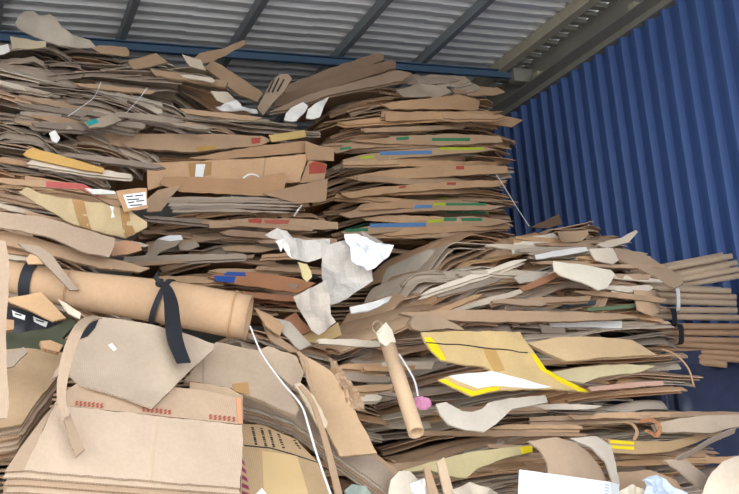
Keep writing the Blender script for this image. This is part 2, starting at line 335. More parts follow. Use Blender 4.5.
def project(p):
    v = p - CAM; c = Vector((v.x * _e.x + v.y * _d.x + v.z * _u.x, v.x * _e.y + v.y * _d.y + v.z * _u.y, v.x * _e.z + v.y * _d.z + v.z * _u.z))
    return CX + F_PX * c.x / c.z, CY + F_PX * c.y / c.z
USED = set()
def mark(key, px0, px1, py, mat, name, rows=4, label=None, free=False):
    """a strip of tape or print lying on the front of the sheet that passes closest to this place"""
    best = None
    for o in SHEETS[key]:
        if o.name in USED and not free: continue
        mw = Matrix.Translation(o.location) @ o.rotation_euler.to_matrix().to_4x4()
        for (X, Y, Z) in GRIDS[o.name]:
            q0 = project(mw @ Vector((X[1, 0], Y[1, 0], Z[1, 0]))); q1 = project(mw @ Vector((X[1, -1], Y[1, -1], Z[1, -1])))
            a, b = max(q0[0], px0), min(q1[0], px1)
            if b - a < .5 * (px1 - px0): continue
            s = ((a + b) / 2 - q0[0]) / (q1[0] - q0[0]); j = s * (X.shape[1] - 1); j0 = int(j)
            q = project(mw @ Vector((X[1, j0], Y[1, j0], Z[1, j0]))); e_ = abs(q[1] - py)
            if best is None or e_ < best[0]: best = (e_, o, X, Y, Z, (a - q0[0]) / (q1[0] - q0[0]), (b - q0[0]) / (q1[0] - q0[0]))
    if best is None: return
    _, o, X, Y, Z, s0, s1 = best; USED.add(o.name); n = X.shape[1] - 1; V, F = [], []; m = 8
    for r in range(rows):
        for i in range(m + 1):
            j = min(n - 1e-6, max(0, (s0 + (s1 - s0) * i / m) * n)); j0 = int(j); fr = j - j0
            g = lambda A: float(A[r, j0] * (1 - fr) + A[r, j0 + 1] * fr)
            V.append((g(X), g(Y) - (.0015 if r == 0 else 0), g(Z) + .0014))
    b = len(V)
    for i in range(m + 1): V.append((V[i][0], V[i][1], V[i][2] - .0075))
    for r in range(rows - 1):
        for i in range(m): q = r * (m + 1) + i; F.append([q, q + 1, q + m + 2, q + m + 1])
    for i in range(m): F.append([b + i, b + i + 1, i + 1, i])
    c = mesh_obj(name, V, F, mat, parent=o)
    if label: c['label'] = label
    return c
for a in ((396, 408, 136, M_TAPEG, 'green_tape'), (430, 470, 138, M_TAPEG, 'green_tape'), (340, 352, 147, M_TAPEG, 'green_tape'), (374, 432, 151, M_TAPEB, 'blue_tape'), (436, 484, 147, M_TAPEL, 'lime_tape'),
          (362, 378, 156, M_TAPEL, 'lime_tape'), (444, 452, 132, M_TAPER, 'red_print'), (456, 464, 167, M_TAPER, 'red_print'), (398, 406, 183, M_TAPER, 'red_print'), (446, 456, 183, M_TAPER, 'red_print'), (395, 404, 196, M_TAPER, 'red_print'),
          (374, 432, 206, M_TAPEB, 'blue_tape'), (433, 446, 202, M_TAPEL, 'lime_tape'), (446, 485, 204, M_TAPEG, 'green_tape'), (370, 428, 226, M_TAPEB, 'blue_tape'), (428, 444, 220, M_TAPEL, 'lime_tape'), (444, 482, 218, M_TAPEG, 'green_tape'), (484, 490, 215, M_TAPER, 'red_print'), (344, 366, 228, M_TAPEG, 'green_tape')):
    mark('tower', *a, free=True)

# ------------------------------------------------------------------ single pieces one can tell apart
from mathutils import noise as mnoise
def nrm(tilt, yaw=0.):
    """unit normal that looks out of the pile (-Y), tilted up by tilt and turned to the right by yaw (degrees)"""
    a, b = math.radians(tilt), math.radians(yaw)
    return Vector((math.sin(b) * math.cos(a), -math.cos(b) * math.cos(a), math.sin(a)))
FR = {}
def frame(pts, Y, n):
    cx = sum(p[0] for p in pts) / len(pts); cy = sum(p[1] for p in pts) / len(pts)
    o = at_y(cx, cy, Y); u = Vector((1, 0, 0)); u = (u - n * u.dot(n)).normalized(); v = n.cross(u)
    return o, u, v, n
def poly(name, pts, Y=3.3, tilt=20., yaw=10., thick=.007, color=None, mat=None, bow=(0, 0, 0), crump=0., cfreq=9., seed=0, base=None, lift=0., parent=None, step=None, smooth=True, plies=1, pgap=.007, up=None):
    """a piece of board with this outline lying in its own plane; bow = curvature along u, v and twist"""
    if base is None and mat is None and len(pts) > 4:               # cut or torn board never has a perfectly smooth outline
        rj = random.Random(len(pts) * 31 + int(pts[0][0] * 7 + pts[0][1] * 3)); q_ = []
        for (a, b), (c, d) in zip(pts, pts[1:] + pts[:1]):
            m = max(1, int(math.hypot(c - a, d - b) / 7)); q_ += [(lerp(a, c, k / m) + (rj.uniform(-.55, .55) if k else 0), lerp(b, d, k / m) + (rj.uniform(-.55, .55) if k else 0)) for k in range(m)]
        pts = q_
    if base is not None: (o, u, v, n), fn = FR[base.name]
    else:
        o, u, v, n = frame(pts, Y, nrm(tilt, yaw))
        def fn(a, b, bow=bow, crump=crump, cfreq=cfreq, seed=seed):
            z = bow[0] * a * a + bow[1] * b * b + bow[2] * a * b
            if crump: z += crump * (mnoise.noise(Vector((a * cfreq, b * cfreq, seed * 7.3))) + .5 * mnoise.noise(Vector((a * cfreq * 2.3, b * cfreq * 2.3, seed * 3.1 + 9))))
            return z
    P2 = []
    for (px, py) in pts:
        p = at_plane(px, py, o, n)
        for _ in range(4 if fn(.01, .01) or fn(.05, .02) else 0):          # follow the bent surface, so that the outline lands where it is seen
            a, b = (p - o).dot(u), (p - o).dot(v); p = at_plane(px, py, o + n * (fn(a, b) + lift), n); a, b = (p - o).dot(u), (p - o).dot(v); p = o + u * a + v * b
        P2.append(((p - o).dot(u), (p - o).dot(v)))
    bm = bmesh.new(); vs_ = [bm.verts.new((a, b, 0)) for a, b in P2]; bm.faces.new(vs_)
    ext = max(max(p[0] for p in P2) - min(p[0] for p in P2), max(p[1] for p in P2) - min(p[1] for p in P2)); st = step or max(ext / 11, .006)
    if any(bow) or crump or base is not None:
        bmesh.ops.triangulate(bm, faces=bm.faces[:])
        for ax, k in ((Vector((1, 0, 0)), 0), (Vector((0, 1, 0)), 1)):
            lo, hi = min(p[k] for p in P2), max(p[k] for p in P2); x = lo + st
            while x < hi - st * .3:
                bmesh.ops.bisect_plane(bm, geom=bm.verts[:] + bm.edges[:] + bm.faces[:], plane_co=ax * x, plane_no=ax, dist=1e-5); x += st
        bmesh.ops.triangulate(bm, faces=bm.faces[:])
    bm.verts.ensure_lookup_table(); bm.verts.index_update()
    for f in bm.faces:
        f.normal_update()
    if sum(f.normal.z for f in bm.faces) < 0: bmesh.ops.reverse_faces(bm, faces=bm.faces[:])
    top = [(q.co.x, q.co.y) for q in bm.verts]; F0 = [[q.index for q in f.verts] for f in bm.faces]
    bd = [[l.vert.index, l.link_loop_next.vert.index] for f in bm.faces for l in f.loops if len(l.edge.link_faces) == 1]; bm.free()
    V, F, MI, SM = [], [], [], []; m = len(top); rng = random.Random(seed + 5)
    for k in range(plies):
        du, dv = (rng.uniform(-.012, .012), rng.uniform(-.012, .012)) if k else (0, 0); dz = lift - k * (thick + pgap)
        b = len(V); A = [(a + du, c + dv, fn(a, c) + dz) for a, c in top]; B = [(a, c, z - thick) for a, c, z in A]
        V += A + B; F += [[b + i for i in f] for f in F0] + [[b + m + i for i in reversed(f)] for f in F0]; MI += [0] * (2 * len(F0)); SM += [smooth] * (2 * len(F0))
        for i, j in bd:
            q = len(V); V += [A[i], B[i], B[j], A[j]]; F.append([q, q + 1, q + 2, q + 3]); MI.append(1); SM.append(False)
    ob = mesh_obj(name, V, F, [mat, mat] if mat else [M_FACE, M_EDGE], MI, SM, None, color)
    if base is not None:
        ob.parent = parent or base
        if parent is not None and parent.type == 'EMPTY':
            mw = Matrix((u, v, n)).transposed().to_4x4(); mw.translation = o - parent.location; ob.matrix_basis = mw
    else:
        mw = Matrix((u, v, n)).transposed().to_4x4(); mw.translation = o
        if parent is not None: ob.parent = parent; ob.matrix_parent_inverse = parent.matrix_world.inverted() if parent.type != 'EMPTY' else Matrix.Translation(-parent.location)
        ob.matrix_basis = mw
    FR[ob.name] = ((o, u, v, n), fn)
    return ob
def piece(name, label, cat, pts, Y, tilt, yaw, color, group=None, **kw):
    return tag(poly(name, pts, Y, tilt, yaw, color=color, **kw), label, cat, group)
def catmull(P, n=6):
    out = []; Q = [P[0] + (P[0] - P[1])] + P + [P[-1] + (P[-1] - P[-2])]
    for i in range(1, len(Q) - 2):
        for k in range(n):
            t = k / n; out.append(.5 * ((2 * Q[i]) + (Q[i+1] - Q[i-1]) * t + (2 * Q[i-1] - 5 * Q[i] + 4 * Q[i+1] - Q[i+2]) * t * t + (3 * Q[i] - Q[i-1] - 3 * Q[i+1] + Q[i+2]) * t ** 3))
    return out + [P[-1]]
def ribbon(name, path, w, thick, mat=None, color=None, wdir=None, parent=None, origin=None):
    """a flat strip swept along (px, py, Y) knots, w = width or list of widths in metres, wdir = direction of its width"""
    P0 = [at_y(*p) if not isinstance(p, Vector) else p for p in path]; P = catmull(P0)
    ws = w if isinstance(w, (list, tuple)) else [w] * len(P0); o = origin or P0[len(P0) // 2]; V, F, MI, SM = [], [], [], []
    view = lambda p: (p - CAM).normalized()
    for i, p in enumerate(P):
        t = (P[min(i + 1, len(P) - 1)] - P[max(i - 1, 0)]).normalized(); d = (Vector(wdir) if wdir else t.cross(Vector((.35, -.9, .25)))); d = (d - t * d.dot(t)).normalized()
        s = i / 6; k = min(int(s), len(ws) - 2); wi = ws[k] + (ws[k + 1] - ws[k]) * (s - k); nn = t.cross(d).normalized()
        for a, b in ((-1, 1), (1, 1), (1, -1), (-1, -1)): V.append(p - o + d * (a * wi / 2) + nn * (b * thick / 2))
    for i in range(len(P) - 1):
        q = 4 * i
        for k in range(4): F.append([q + k, q + (k + 1) % 4, q + 4 + (k + 1) % 4, q + 4 + k]); MI.append(0 if k % 2 == 0 else 1); SM.append(False)
    F += [[3, 2, 1, 0], [len(V) - 4, len(V) - 3, len(V) - 2, len(V) - 1]]; MI += [1, 1]; SM += [False, False]
    ob = mesh_obj(name, V, F, [mat, mat] if mat else [M_FACE, M_EDGE], MI, SM, parent, color); ob.location = o
    if parent is not None: ob.location = o - parent.location
    return ob
def tube_obj(name, p, q, r, wall, color, seg=20, parent=None):
    ax = (q - p); L_ = ax.length; z = ax.normalized(); x = z.orthogonal().normalized(); y_ = z.cross(x); V, F, MI, SM = [], [], [], []
    rings = [(0, r), (L_, r), (L_, r - wall), (0, r - wall)]
    for s, rr in rings:
        for k in range(seg): a = 2 * math.pi * k / seg; V.append(z * s + (x * math.cos(a) + y_ * math.sin(a)) * rr)
    for g in range(4):
        for k in range(seg):
            k2 = (k + 1) % seg; g2 = (g + 1) % 4
            F.append([g * seg + k, g * seg + k2, g2 * seg + k2, g2 * seg + k]); MI.append(g % 2); SM.append(g % 2 == 0)
    ob = mesh_obj(name, V, F, [M_FACE, M_EDGE], MI, SM, parent, color); ob.location = p
    return ob
C_ = {k: v[0] for k, v in TONES.items()}
PALE2 = srgb(226, 208, 184); PINKT = srgb(196, 168, 140); DUST = srgb(176, 154, 132); CREAM = srgb(236, 224, 200); DTAN = srgb(188, 156, 118); GREYP = srgb(196, 182, 164)

# --- loose flaps and torn boards lying between the layers
def scatter(seed, n, xr, yr, Yk, slope, size, tones, where, tilt=(12, 32), crest=lambda x: -1e9, straight=False):
    rng = random.Random(seed); L_ = []
    for _ in range(n):
        for _try in range(30):
            x = rng.uniform(*xr); y_ = rng.uniform(*yr)
            if y_ > crest(x): break
        L_.append((x, y_))
    L_.sort()
    for k, (x, y_) in enumerate(L_):
        w_ = rng.uniform(*size[0]); h_ = rng.uniform(*size[1]); sl = slope(x, y_) + rng.uniform(-.08, .08); f = lambda a, b: (x + (a - .5) * w_, y_ + (a - .5) * w_ * sl + b * h_)
        kind = rng.randrange(3)
        out = ([(0, .1), (.3, -.35), (.85, -.5), (1, -.1), (.9, .4), (.4, .5), (.08, .45)], [(0, -.2), (.5, -.45), (1, -.5), (.94, .3), (.55, .5), (.03, .4)], [(.02, -.4), (.4, -.5), (.8, -.35), (1, .25), (.75, .5), (.3, .35), (0, .1)])[kind]
        if straight: out = ([(0, -.1), (.25, -.45), (.6, -.5), (1, -.35), (1.01, .3), (.6, .5), (.3, .5), (.02, .4)], [(.02, -.45), (.5, -.5), (.97, -.2), (1, .1), (.96, .45), (.5, .5), (0, .35)], [(0, .2), (.12, -.4), (.5, -.5), (.88, -.45), (1, -.1), (.97, .4), (.5, .5), (.1, .5)])[kind]
        c = rng.choice(TONES[rng.choice(tones)])
        piece('loose_flap', '%s from left of the loose flaps lying in %s' % (ORD[k], where), 'cardboard', [f(a + rng.uniform(-.05, .05), b + rng.uniform(-.1, .1)) for a, b in out], knot(Yk, y_) + rng.uniform(-.03, .02), rng.uniform(*tilt), rng.uniform(-10, 15), c, 'loose flaps in ' + where,
              bow=(rng.uniform(-.6, .2), rng.uniform(-2, 2), 0), crump=rng.choice((0, .006, .014)), seed=seed + k, plies=rng.choice((1, 2, 2)))
scatter(301, 20, (0, 235), (55, 128), [(50, 5.3), (90, 4.85), (150, 4.45)], lambda x, y: .16, ((30, 80), (3.5, 7)), ['grey', 'brown', 'pale', 'brown', 'grey'], 'the weathered upper-left heap', crest=lambda x: 52 + max(0, x - 120) * .25)
scatter(302, 20, (370, 640), (238, 312), [(230, 4.05), (270, 3.72), (312, 3.52)], lambda x, y: -.34 if x < 500 else .03, ((40, 110), (4, 7)), ['brown', 'pale', 'brown', 'grey', 'pale', 'tan'], 'the front stack\'s fanned top', crest=lambda x: 236 + max(0, 520 - x) * .32 + max(0, x - 600) * .5)
scatter(303, 20, (390, 680), (398, 470), [(390, 3.34), (470, 3.18)], lambda x, y: -.03, ((80, 180), (3.5, 6)), ['grey', 'tan', 'brown', 'pale', 'brown'], 'the lower front stack', tilt=(8, 20), straight=True)
scatter(304, 18, (400, 445), (104, 236), [(100, 5.14), (240, 4.98)], lambda x, y: .0, ((90, 165), (4, 7.5)), ['brown', 'tan', 'tan', 'brown'], 'the tall blue-wall stack', tilt=(6, 20), straight=True)
scatter(305, 12, (165, 310), (208, 300), [(200, 4.62), (300, 4.5)], lambda x, y: .0, ((60, 130), (4, 7)), ['brown', 'grey', 'tan', 'brown'], 'the middle stack', tilt=(6, 20), straight=True)
scatter(316, 14, (0, 130), (142, 262), [(140, 4.22), (262, 3.62)], lambda x, y: .18, ((50, 120), (3.5, 7)), ['brown', 'grey', 'tan', 'pale'], 'the bank above the roll', tilt=(10, 25), straight=True)
scatter(308, 10, (345, 410), (340, 400), [(340, 3.4), (400, 3.3)], lambda x, y: .05, ((30, 70), (4, 8)), ['brown', 'grey', 'tan', 'pale'], 'the layers behind the leaning tube', tilt=(8, 22))
# --- top of the weathered heap
piece('curled_sheet', 'big pale sheet curling up on top of the upper-left heap', 'cardboard', [(15, 24), (18, 17), (25, 11), (33, 11), (40, 16), (50, 14), (56, 18), (63, 28), (72, 35), (90, 40), (96, 47), (80, 48), (55, 44), (48, 42), (22, 31)], 5.25, 15, 15, GREYP, bow=(.5, -1.0, .6), crump=.03, cfreq=7)
piece('box_flap', 'small pale box flap under the curled sheet', 'cardboard', [(10, 36), (20, 38), (36, 41), (46, 41), (46, 47), (40, 48), (12, 49)], 5.1, 10, 5, srgb(200, 182, 150), crump=.012, seed=2)
piece('paper_scrap', 'white scrap of card at the left edge of the heap', 'scrap', [(-6, 48), (8, 44), (10, 51), (4, 54), (-6, 55)], 5.0, 15, 5, TONES['white'][0], crump=.006, seed=3)
piece('cardboard_strip', 'long narrow strip pointing up right below the blue beam', 'cardboard', [(190, 61), (200, 53), (225, 48), (243, 40), (247, 43), (240, 48), (212, 62), (200, 64)], 5.35, 10, 20, C_['brown'], crump=.012, seed=4)
piece('cardboard_plank', 'straight brown plank sloping down right beside the slotted board', 'cardboard', [(204, 67), (213, 61), (222, 65), (263, 93), (257, 102), (240, 95)], 5.3, 15, 15, C_['brown'], plies=2)
piece('folded_flap', 'pale folded flap below the narrow pointing strip', 'cardboard', [(182, 54), (201, 60), (206, 70), (190, 66)], 5.15, 25, 0, C_['pale'], bow=(1, 2, 0))
piece('loose_board', 'smooth tan panel lying on the heap left of the folded flap', 'cardboard', [(128, 62), (143, 57), (156, 53), (168, 62), (142, 68), (134, 69)], 5.1, 30, 10, C_['brown'], bow=(-1, 0, 1))
piece('loose_board', 'long tan panel on the crest of the heap', 'cardboard', [(92, 48), (100, 45), (126, 47), (130, 52), (128, 56), (100, 53)], 5.3, 20, 5, C_['brown'], crump=.01, seed=8)
piece('rounded_flap', 'rounded pale flap at the right foot of the heap', 'cardboard', [(211, 91), (228, 92), (241, 104), (226, 104), (217, 100)], 4.85, 30, 10, C_['pale'], bow=(-3, 0, 0))
piece('crinkled_paper', 'crinkled white paper between heap and middle stack', 'paper', [(216, 107), (225, 103), (237, 100), (242, 107), (256, 109), (258, 113), (240, 110), (224, 111)], 4.75, 25, 10, TONES['white'][1], crump=.02, cfreq=14, seed=5)
sb = piece('slotted_board', 'upright rounded board with dark hand slots beside the long planks', 'cardboard', [(257, 108), (264, 95), (272, 80), (280, 74), (288, 74), (292, 78), (285, 90), (272, 104), (263, 115)], 4.95, 5, -10, srgb(160, 136, 112), bow=(2, 1, 0), plies=2, pgap=.01)
for k, (a, b) in enumerate((((268, 92), (274, 79)), ((272, 92), (279, 78)), ((277, 91), (284, 79)))):
    poly('slot', [(a[0] - .8, a[1]), (b[0] - .8, b[1]), (b[0] + 1, b[1]), (a[0] + 1, a[1] + 1)], base=sb, lift=.0012, thick=.001, mat=M_INK)
for k, (pts, Y_, lab) in enumerate((([(281, 87), (330, 68), (378, 53), (384, 54), (384, 60), (340, 77), (288, 97)], 5.35, 'uppermost of the long planks sloping up towards the blue beam'),
        ([(276, 97), (345, 73), (390, 60), (396, 62), (396, 68), (345, 84), (298, 101), (274, 107)], 5.2, 'middle one of the long planks sloping up towards the blue beam'),
        ([(270, 112), (310, 94), (398, 70), (412, 73), (402, 81), (330, 95), (285, 110)], 5.05, 'lowest of the long planks sloping up towards the blue beam'))):
    piece('long_plank', lab, 'cardboard', pts, Y_, 12, 10, (srgb(150, 122, 98), srgb(142, 114, 90), srgb(158, 132, 108))[k], 'long planks on the tall stack', plies=3, pgap=.004, crump=.01, cfreq=5, seed=11 + k)
for k, (pts, lab) in enumerate((([(284, 120), (286, 113), (291, 108), (303, 102), (308, 106), (305, 112), (296, 121)], 'left one of two white torn flaps left of the tall stack'), ([(306, 118), (308, 109), (318, 102), (329, 97), (324, 106), (320, 117), (312, 119)], 'right one of two white torn flaps left of the tall stack'))):
    piece('torn_flap', lab, 'cardboard', pts, 4.9, 20, 0, TONES['white'][0], 'white torn flaps', crump=.02, seed=20 + k)
piece('loose_board', 'broad tan panel peaking on top of the tall stack', 'cardboard', [(380, 104), (420, 99), (450, 96), (458, 94), (480, 101), (478, 110), (430, 109), (392, 109)], 5.15, 20, 5, C_['tan'], bow=(-.3, 0, 0))
piece('loose_board', 'long tan panel whose tip juts furthest towards the blue wall', 'cardboard', [(385, 113), (430, 111), (480, 113), (510, 117), (523, 120), (512, 127), (480, 122), (430, 119), (386, 121)], 5.1, 18, 5, C_['tan'], bow=(-.2, 0, 0))
piece('torn_board', 'creased greyish panel with ragged top on the tall stack', 'cardboard', [(396, 90), (420, 84), (445, 86), (452, 92), (440, 97), (404, 97)], 5.2, 25, 0, C_['grey'], crump=.02, seed=23)
for k in range(9):
    rng = random.Random(700 + k); x = 392 + 9.5 * k + rng.uniform(-6, 6); y_ = 74 + .9 * abs(k - 1) * 1.2 + rng.uniform(-3, 6); w_ = rng.uniform(20, 46)
    piece('torn_piece', '%s of the small torn pieces heaped on the tall stack, counted from left' % ORD[k], 'cardboard', [(x, y_ + 4), (x + w_ * .3, y_), (x + w_ * .8, y_ + 1), (x + w_, y_ + 6), (x + w_ * .7, y_ + 9), (x + 4, y_ + 9)], 5.25 + .03 * rng.random(), 25, rng.uniform(-10, 20), rng.choice(TONES['grey'] + TONES['brown']), 'torn pieces on the tall stack', crump=.02, seed=40 + k)

# --- taped boards in the tall stack
for k, (pts, c_, marks, lab) in enumerate((
    ([(332, 150), (350, 142), (400, 136), (450, 134), (500, 136), (503, 142), (450, 145), (400, 146), (352, 149), (336, 153)], C_['brown'], (('green_tape', M_TAPEG, 396, 409, 136.5, 139.5), ('green_tape', M_TAPEG, 432, 470, 138, 141), ('green_tape', M_TAPEG, 340, 351, 146.5, 149)), 'board with three green tapes in the tall blue-wall stack'),
    ([(342, 160), (360, 155), (400, 150), (450, 147), (486, 147), (498, 150), (450, 154), (400, 158), (350, 165)], C_['brown'], (('blue_tape', M_TAPEB, 380, 432, 150.5, 154), ('lime_tape', M_TAPEL, 440, 484, 147.5, 150), ('lime_tape', M_TAPEL, 360, 374, 155.5, 158)), 'board with light blue and lime tape, tall stack\'s middle'),
    ([(345, 178), (380, 171), (430, 166), (480, 165), (507, 166), (508, 173), (470, 175), (420, 178), (370, 182)], C_['tan'], (('red_print', M_TAPER, 456, 464, 166, 169.5),), 'tan board with one red mark in the tall blue-wall stack'),
    ([(340, 194), (370, 188), (430, 183), (480, 180), (508, 180), (500, 186), (450, 189), (400, 192), (350, 198)], C_['tan'], (('red_print', M_TAPER, 399, 406, 185.5, 187.5), ('red_print', M_TAPER, 447, 456, 182.5, 185)), 'tan board with two red marks in the tall blue-wall stack'),
    ([(338, 214), (370, 207), (420, 203), (470, 202), (506, 206), (490, 210), (440, 210), (390, 213), (350, 218)], C_['brown'], (('blue_tape', M_TAPEB, 376, 432, 205, 208), ('lime_tape', M_TAPEL, 433, 445, 202.8, 205.5), ('green_tape', M_TAPEG, 446, 486, 203, 205.5)), 'upper of two low boards with blue, lime and green tape'),
    ([(340, 232), (370, 226), (420, 220), (470, 216), (514, 221), (490, 226), (440, 228), (390, 232), (350, 236)], C_['brown'], (('blue_tape', M_TAPEB, 370, 426, 222.5, 226.5), ('lime_tape', M_TAPEL, 427, 443, 219, 222), ('green_tape', M_TAPEG, 444, 482, 218, 221), ('green_tape', M_TAPEG, 345, 368, 228, 231)), 'lower of two low boards with blue, lime and green tape'))):
    b_ = piece('taped_board', lab, 'cardboard', pts, 4.99 + .03 * (5 - k) / 2, 14, 2, c_, plies=2)
    for (nm, m_, x0, x1, y0, y1) in marks: poly(nm, [(x0, y0 + (x0 < 432) * 1.2), (x1, y0), (x1, y1), (x0, y1 + (x0 < 432) * 1.2)], base=b_, lift=.0015, thick=.001, mat=m_)
# --- bright boxes in the middle stack
bx = piece('flattened_box', 'large tan box front with white label and brown tape', 'cardboard box', [(147, 165), (153, 163), (266, 158), (308, 154), (300, 182), (242, 184), (161, 186), (148, 190)], 4.66, 12, 0, srgb(208, 164, 120), plies=2, bow=(.06, 0, 0))
poly('packing_tape', [(188, 163), (212, 161.5), (211, 175), (190, 177)], base=bx, lift=.0015, thick=.001, mat=M_CLEAR)
poly('white_label', [(196, 164), (205.5, 164), (203, 177), (195, 176.5)], base=bx, lift=.0030, thick=.001, mat=M_WHITE)
poly('crease', [(264.5, 158), (266, 158), (263.5, 182), (262, 182)], base=bx, lift=.0012, thick=.001, color=C_['brown'])
piece('box_wedge', 'tan wedge-shaped box end above the labelled box', 'cardboard', [(188, 158), (230, 151), (265, 145), (305, 141), (307, 152), (265, 156), (215, 160)], 4.7, 2, 0, srgb(180, 140, 102), plies=2)
piece('box_flap', 'square tan flap at the right end above the red print', 'cardboard', [(306, 141), (320, 146), (334, 148), (334, 161), (307, 160)], 4.68, -5, 20, srgb(196, 156, 116))
rp = piece('box_flap', 'tan flap with a red printed patch beside the tall stack', 'cardboard', [(300, 183), (309, 160), (327, 164), (324, 181)], 4.64, 8, 15, TONES['tan'][2])
poly('red_print', [(309, 164), (315, 161), (326, 165), (325, 173), (309, 174)], base=rp, lift=.0015, thick=.001, mat=M_TAPER)
piece('flattened_box', 'tan box front below the labelled box, curved white strap above', 'cardboard box', [(160, 184), (164, 177), (200, 178), (239, 180), (285, 173), (287, 178), (282, 197), (263, 196), (181, 192)], 4.58, -6, 0, srgb(186, 142, 100), bow=(.1, 0, 0), plies=2)
piece('box_wedge', 'tan slanted box end just right of the lower tan box', 'cardboard', [(264, 194), (300, 185), (328, 179), (326, 201), (298, 204)], 4.56, 0, 10, srgb(176, 140, 106), plies=2)
piece('box_flap', 'brown flap folded at the left end of the middle stack', 'cardboard', [(146, 200), (158, 190), (181, 185), (170, 198), (161, 211), (147, 212)], 4.56, 15, 0, C_['brown'], bow=(2, 0, 0))
yb = piece('box_strip', 'short yellowish strip at the right shoulder of the middle stack', 'cardboard', [(269, 135), (305, 130), (306, 137), (272, 142)], 4.75, 12, 5, srgb(206, 172, 100))
st_ = piece('box_strip', 'long brown strip with red tape on the middle stack', 'cardboard', [(76, 136), (130, 134), (215, 134), (262, 136), (272, 140), (262, 145), (190, 152), (150, 149), (80, 142)], 4.74, 15, 0, C_['brown'], plies=3, bow=(-.08, 0, 0))
poly('red_tape', [(251, 138), (261, 137.5), (260, 143), (252, 144)], base=st_, lift=.0015, thick=.001, mat=M_TAPER)
poly('yellow_edge', [(196, 147), (216, 145), (215, 149), (197, 151)], base=st_, lift=.0015, thick=.001, mat=plain('ochre_print', srgb(176, 140, 70)))
for pth, lab in ((((243, 178, 4.59), (249, 174.5, 4.585), (256, 175, 4.585), (262, 179, 4.59)), 'short curved white strap on the lower tan box'), (((232, 196, 4.6), (231, 202, 4.58), (229, 210, 4.58)), 'short white strap hanging over grey sheets of the middle stack'), (((302, 205, 4.55), (298, 210, 4.52), (294, 216, 4.54)), 'thin white strap beside the tall stack')):
    tag(ribbon('strap_end', pth, .008, .001, M_STRAPW), lab, 'strap')
for k in range(5):
    rng = random.Random(900 + k); x0 = 166 + 2 * k; y_ = 198 + 3.1 * k
    piece('fluted_board', '%s of five thin grey fluted boards below the tan boxes' % (ORD[k] + ' from top'), 'cardboard', [(x0, y_ - 1), (230, y_ - 2 + rng.uniform(-1, 1)), (300 - 3 * k, y_ + rng.uniform(0, 2)), (298, y_ + 2.5), (232, y_ + 1.4), (x0 - 2, y_ + 2)], 4.56 - .004 * k, 15, 0, TONES['grey'][k % 4], 'grey fluted boards', plies=1, thick=.006)
rt = piece('box_strip', 'long brown board with red tape above the crumpled paper', 'cardboard', [(208, 222), (250, 218), (305, 219), (338, 222), (338, 229), (300, 230), (250, 227), (210, 228)], 4.6, 12, 0, C_['brown'], plies=2)
poly('red_tape', [(248, 219), (262, 218.5), (261, 225.5), (249, 226)], base=rt, lift=.0015, thick=.001, mat=M_TAPER)
poly('red_print', [(264, 219.5), (290, 220), (288, 224), (265, 224)], base=rt, lift=.0015, thick=.001, mat=plain('faded_red_print', srgb(176, 96, 76)))
bt = piece('rust_board', 'reddish-brown board with blue tape below the middle stack', 'cardboard', [(208, 277), (221, 271), (248, 272), (290, 277), (316, 283), (298, 293), (235, 284)], 4.5, 22, 0, srgb(186, 126, 84), bow=(-.2, 0, 0))
poly('blue_tape', [(214, 275.5), (236, 276.5), (234, 283), (215, 281)], base=bt, lift=.0015, thick=.001, mat=M_TAPED)
poly('blue_tape', [(222, 271.5), (245, 272.5), (246, 276), (225, 275.5)], base=bt, lift=.0015, thick=.001, mat=M_TAPED)
piece('rust_board', 'narrow reddish-brown board under the blue-taped one', 'cardboard', [(242, 291), (270, 294), (300, 297), (298, 302), (262, 299), (244, 296)], 4.45, 20, 0, srgb(176, 118, 82))
gb = piece('crushed_box', 'crushed grey box with white top left of the middle stack', 'cardboard box', [(143, 259), (150, 248), (157, 239), (170, 240), (183, 239), (176, 246), (160, 252), (152, 262)], 4.62, 15, -10, C_['grey'], crump=.015, seed=30)
poly('white_top', [(157, 239), (168, 235.5), (181, 235), (183, 239.5), (170, 241)], base=gb, lift=.004, thick=.002, mat=M_WHITE)
for k, pts in enumerate(([(178, 245), (195, 241), (200, 246), (190, 250), (180, 250)], [(222, 247), (240, 245), (262, 246), (275, 249), (262, 252), (225, 251)], [(270, 231), (290, 233), (320, 240), (318, 243), (272, 238)])):
    piece('torn_piece', ('small torn grey piece right of the crushed box', 'ragged brown piece in the middle stack below the red tape', 'flat brown piece behind the crumpled paper')[k], 'cardboard', pts, 4.66, 20, 0, (C_['grey'], C_['brown'], C_['brown'])[k], crump=.01, seed=33 + k)

# --- torn crumpled paper in the centre
tp = bpy.data.objects.new('crumpled_paper', None); link(tp); tp.location = at_y(338, 300, 3.6)
tag(tp, 'large crumpled sheet of grey and white paper in the centre', 'paper')
def pp(name, pts, Y, tilt, yaw, color, **kw): return poly(name, pts, Y, tilt, yaw, color=color, parent=tp, thick=.002, smooth=False, **kw)
pp('torn_strip', [(265, 235), (277, 228), (287, 231), (293, 238), (310, 240), (330, 239), (330, 250), (324, 257), (308, 262), (294, 259), (289, 249), (282, 241), (270, 238)], 3.62, 15, 5, srgb(210, 202, 192), crump=.03, cfreq=11, seed=1)
pp('curled_tip', [(275, 241), (284, 239), (289, 246), (290, 253), (294, 259), (288, 255), (283, 247), (281, 252), (279, 247)], 3.56, 10, 5, TONES['white'][0], crump=.02, cfreq=15, seed=6)
pp('grey_fold', [(322, 246), (346, 240), (353, 256), (372, 268), (373, 281), (359, 290), (347, 299), (331, 305), (322, 278)], 3.58, 15, 0, srgb(204, 196, 186), crump=.035, cfreq=9, seed=2)
pp('white_fold', [(345, 233), (362, 236), (376, 243), (394, 245), (389, 256), (375, 268), (367, 270), (357, 265), (351, 256), (348, 244)], 3.54, 20, 5, srgb(244, 246, 250), crump=.04, cfreq=14, seed=3)
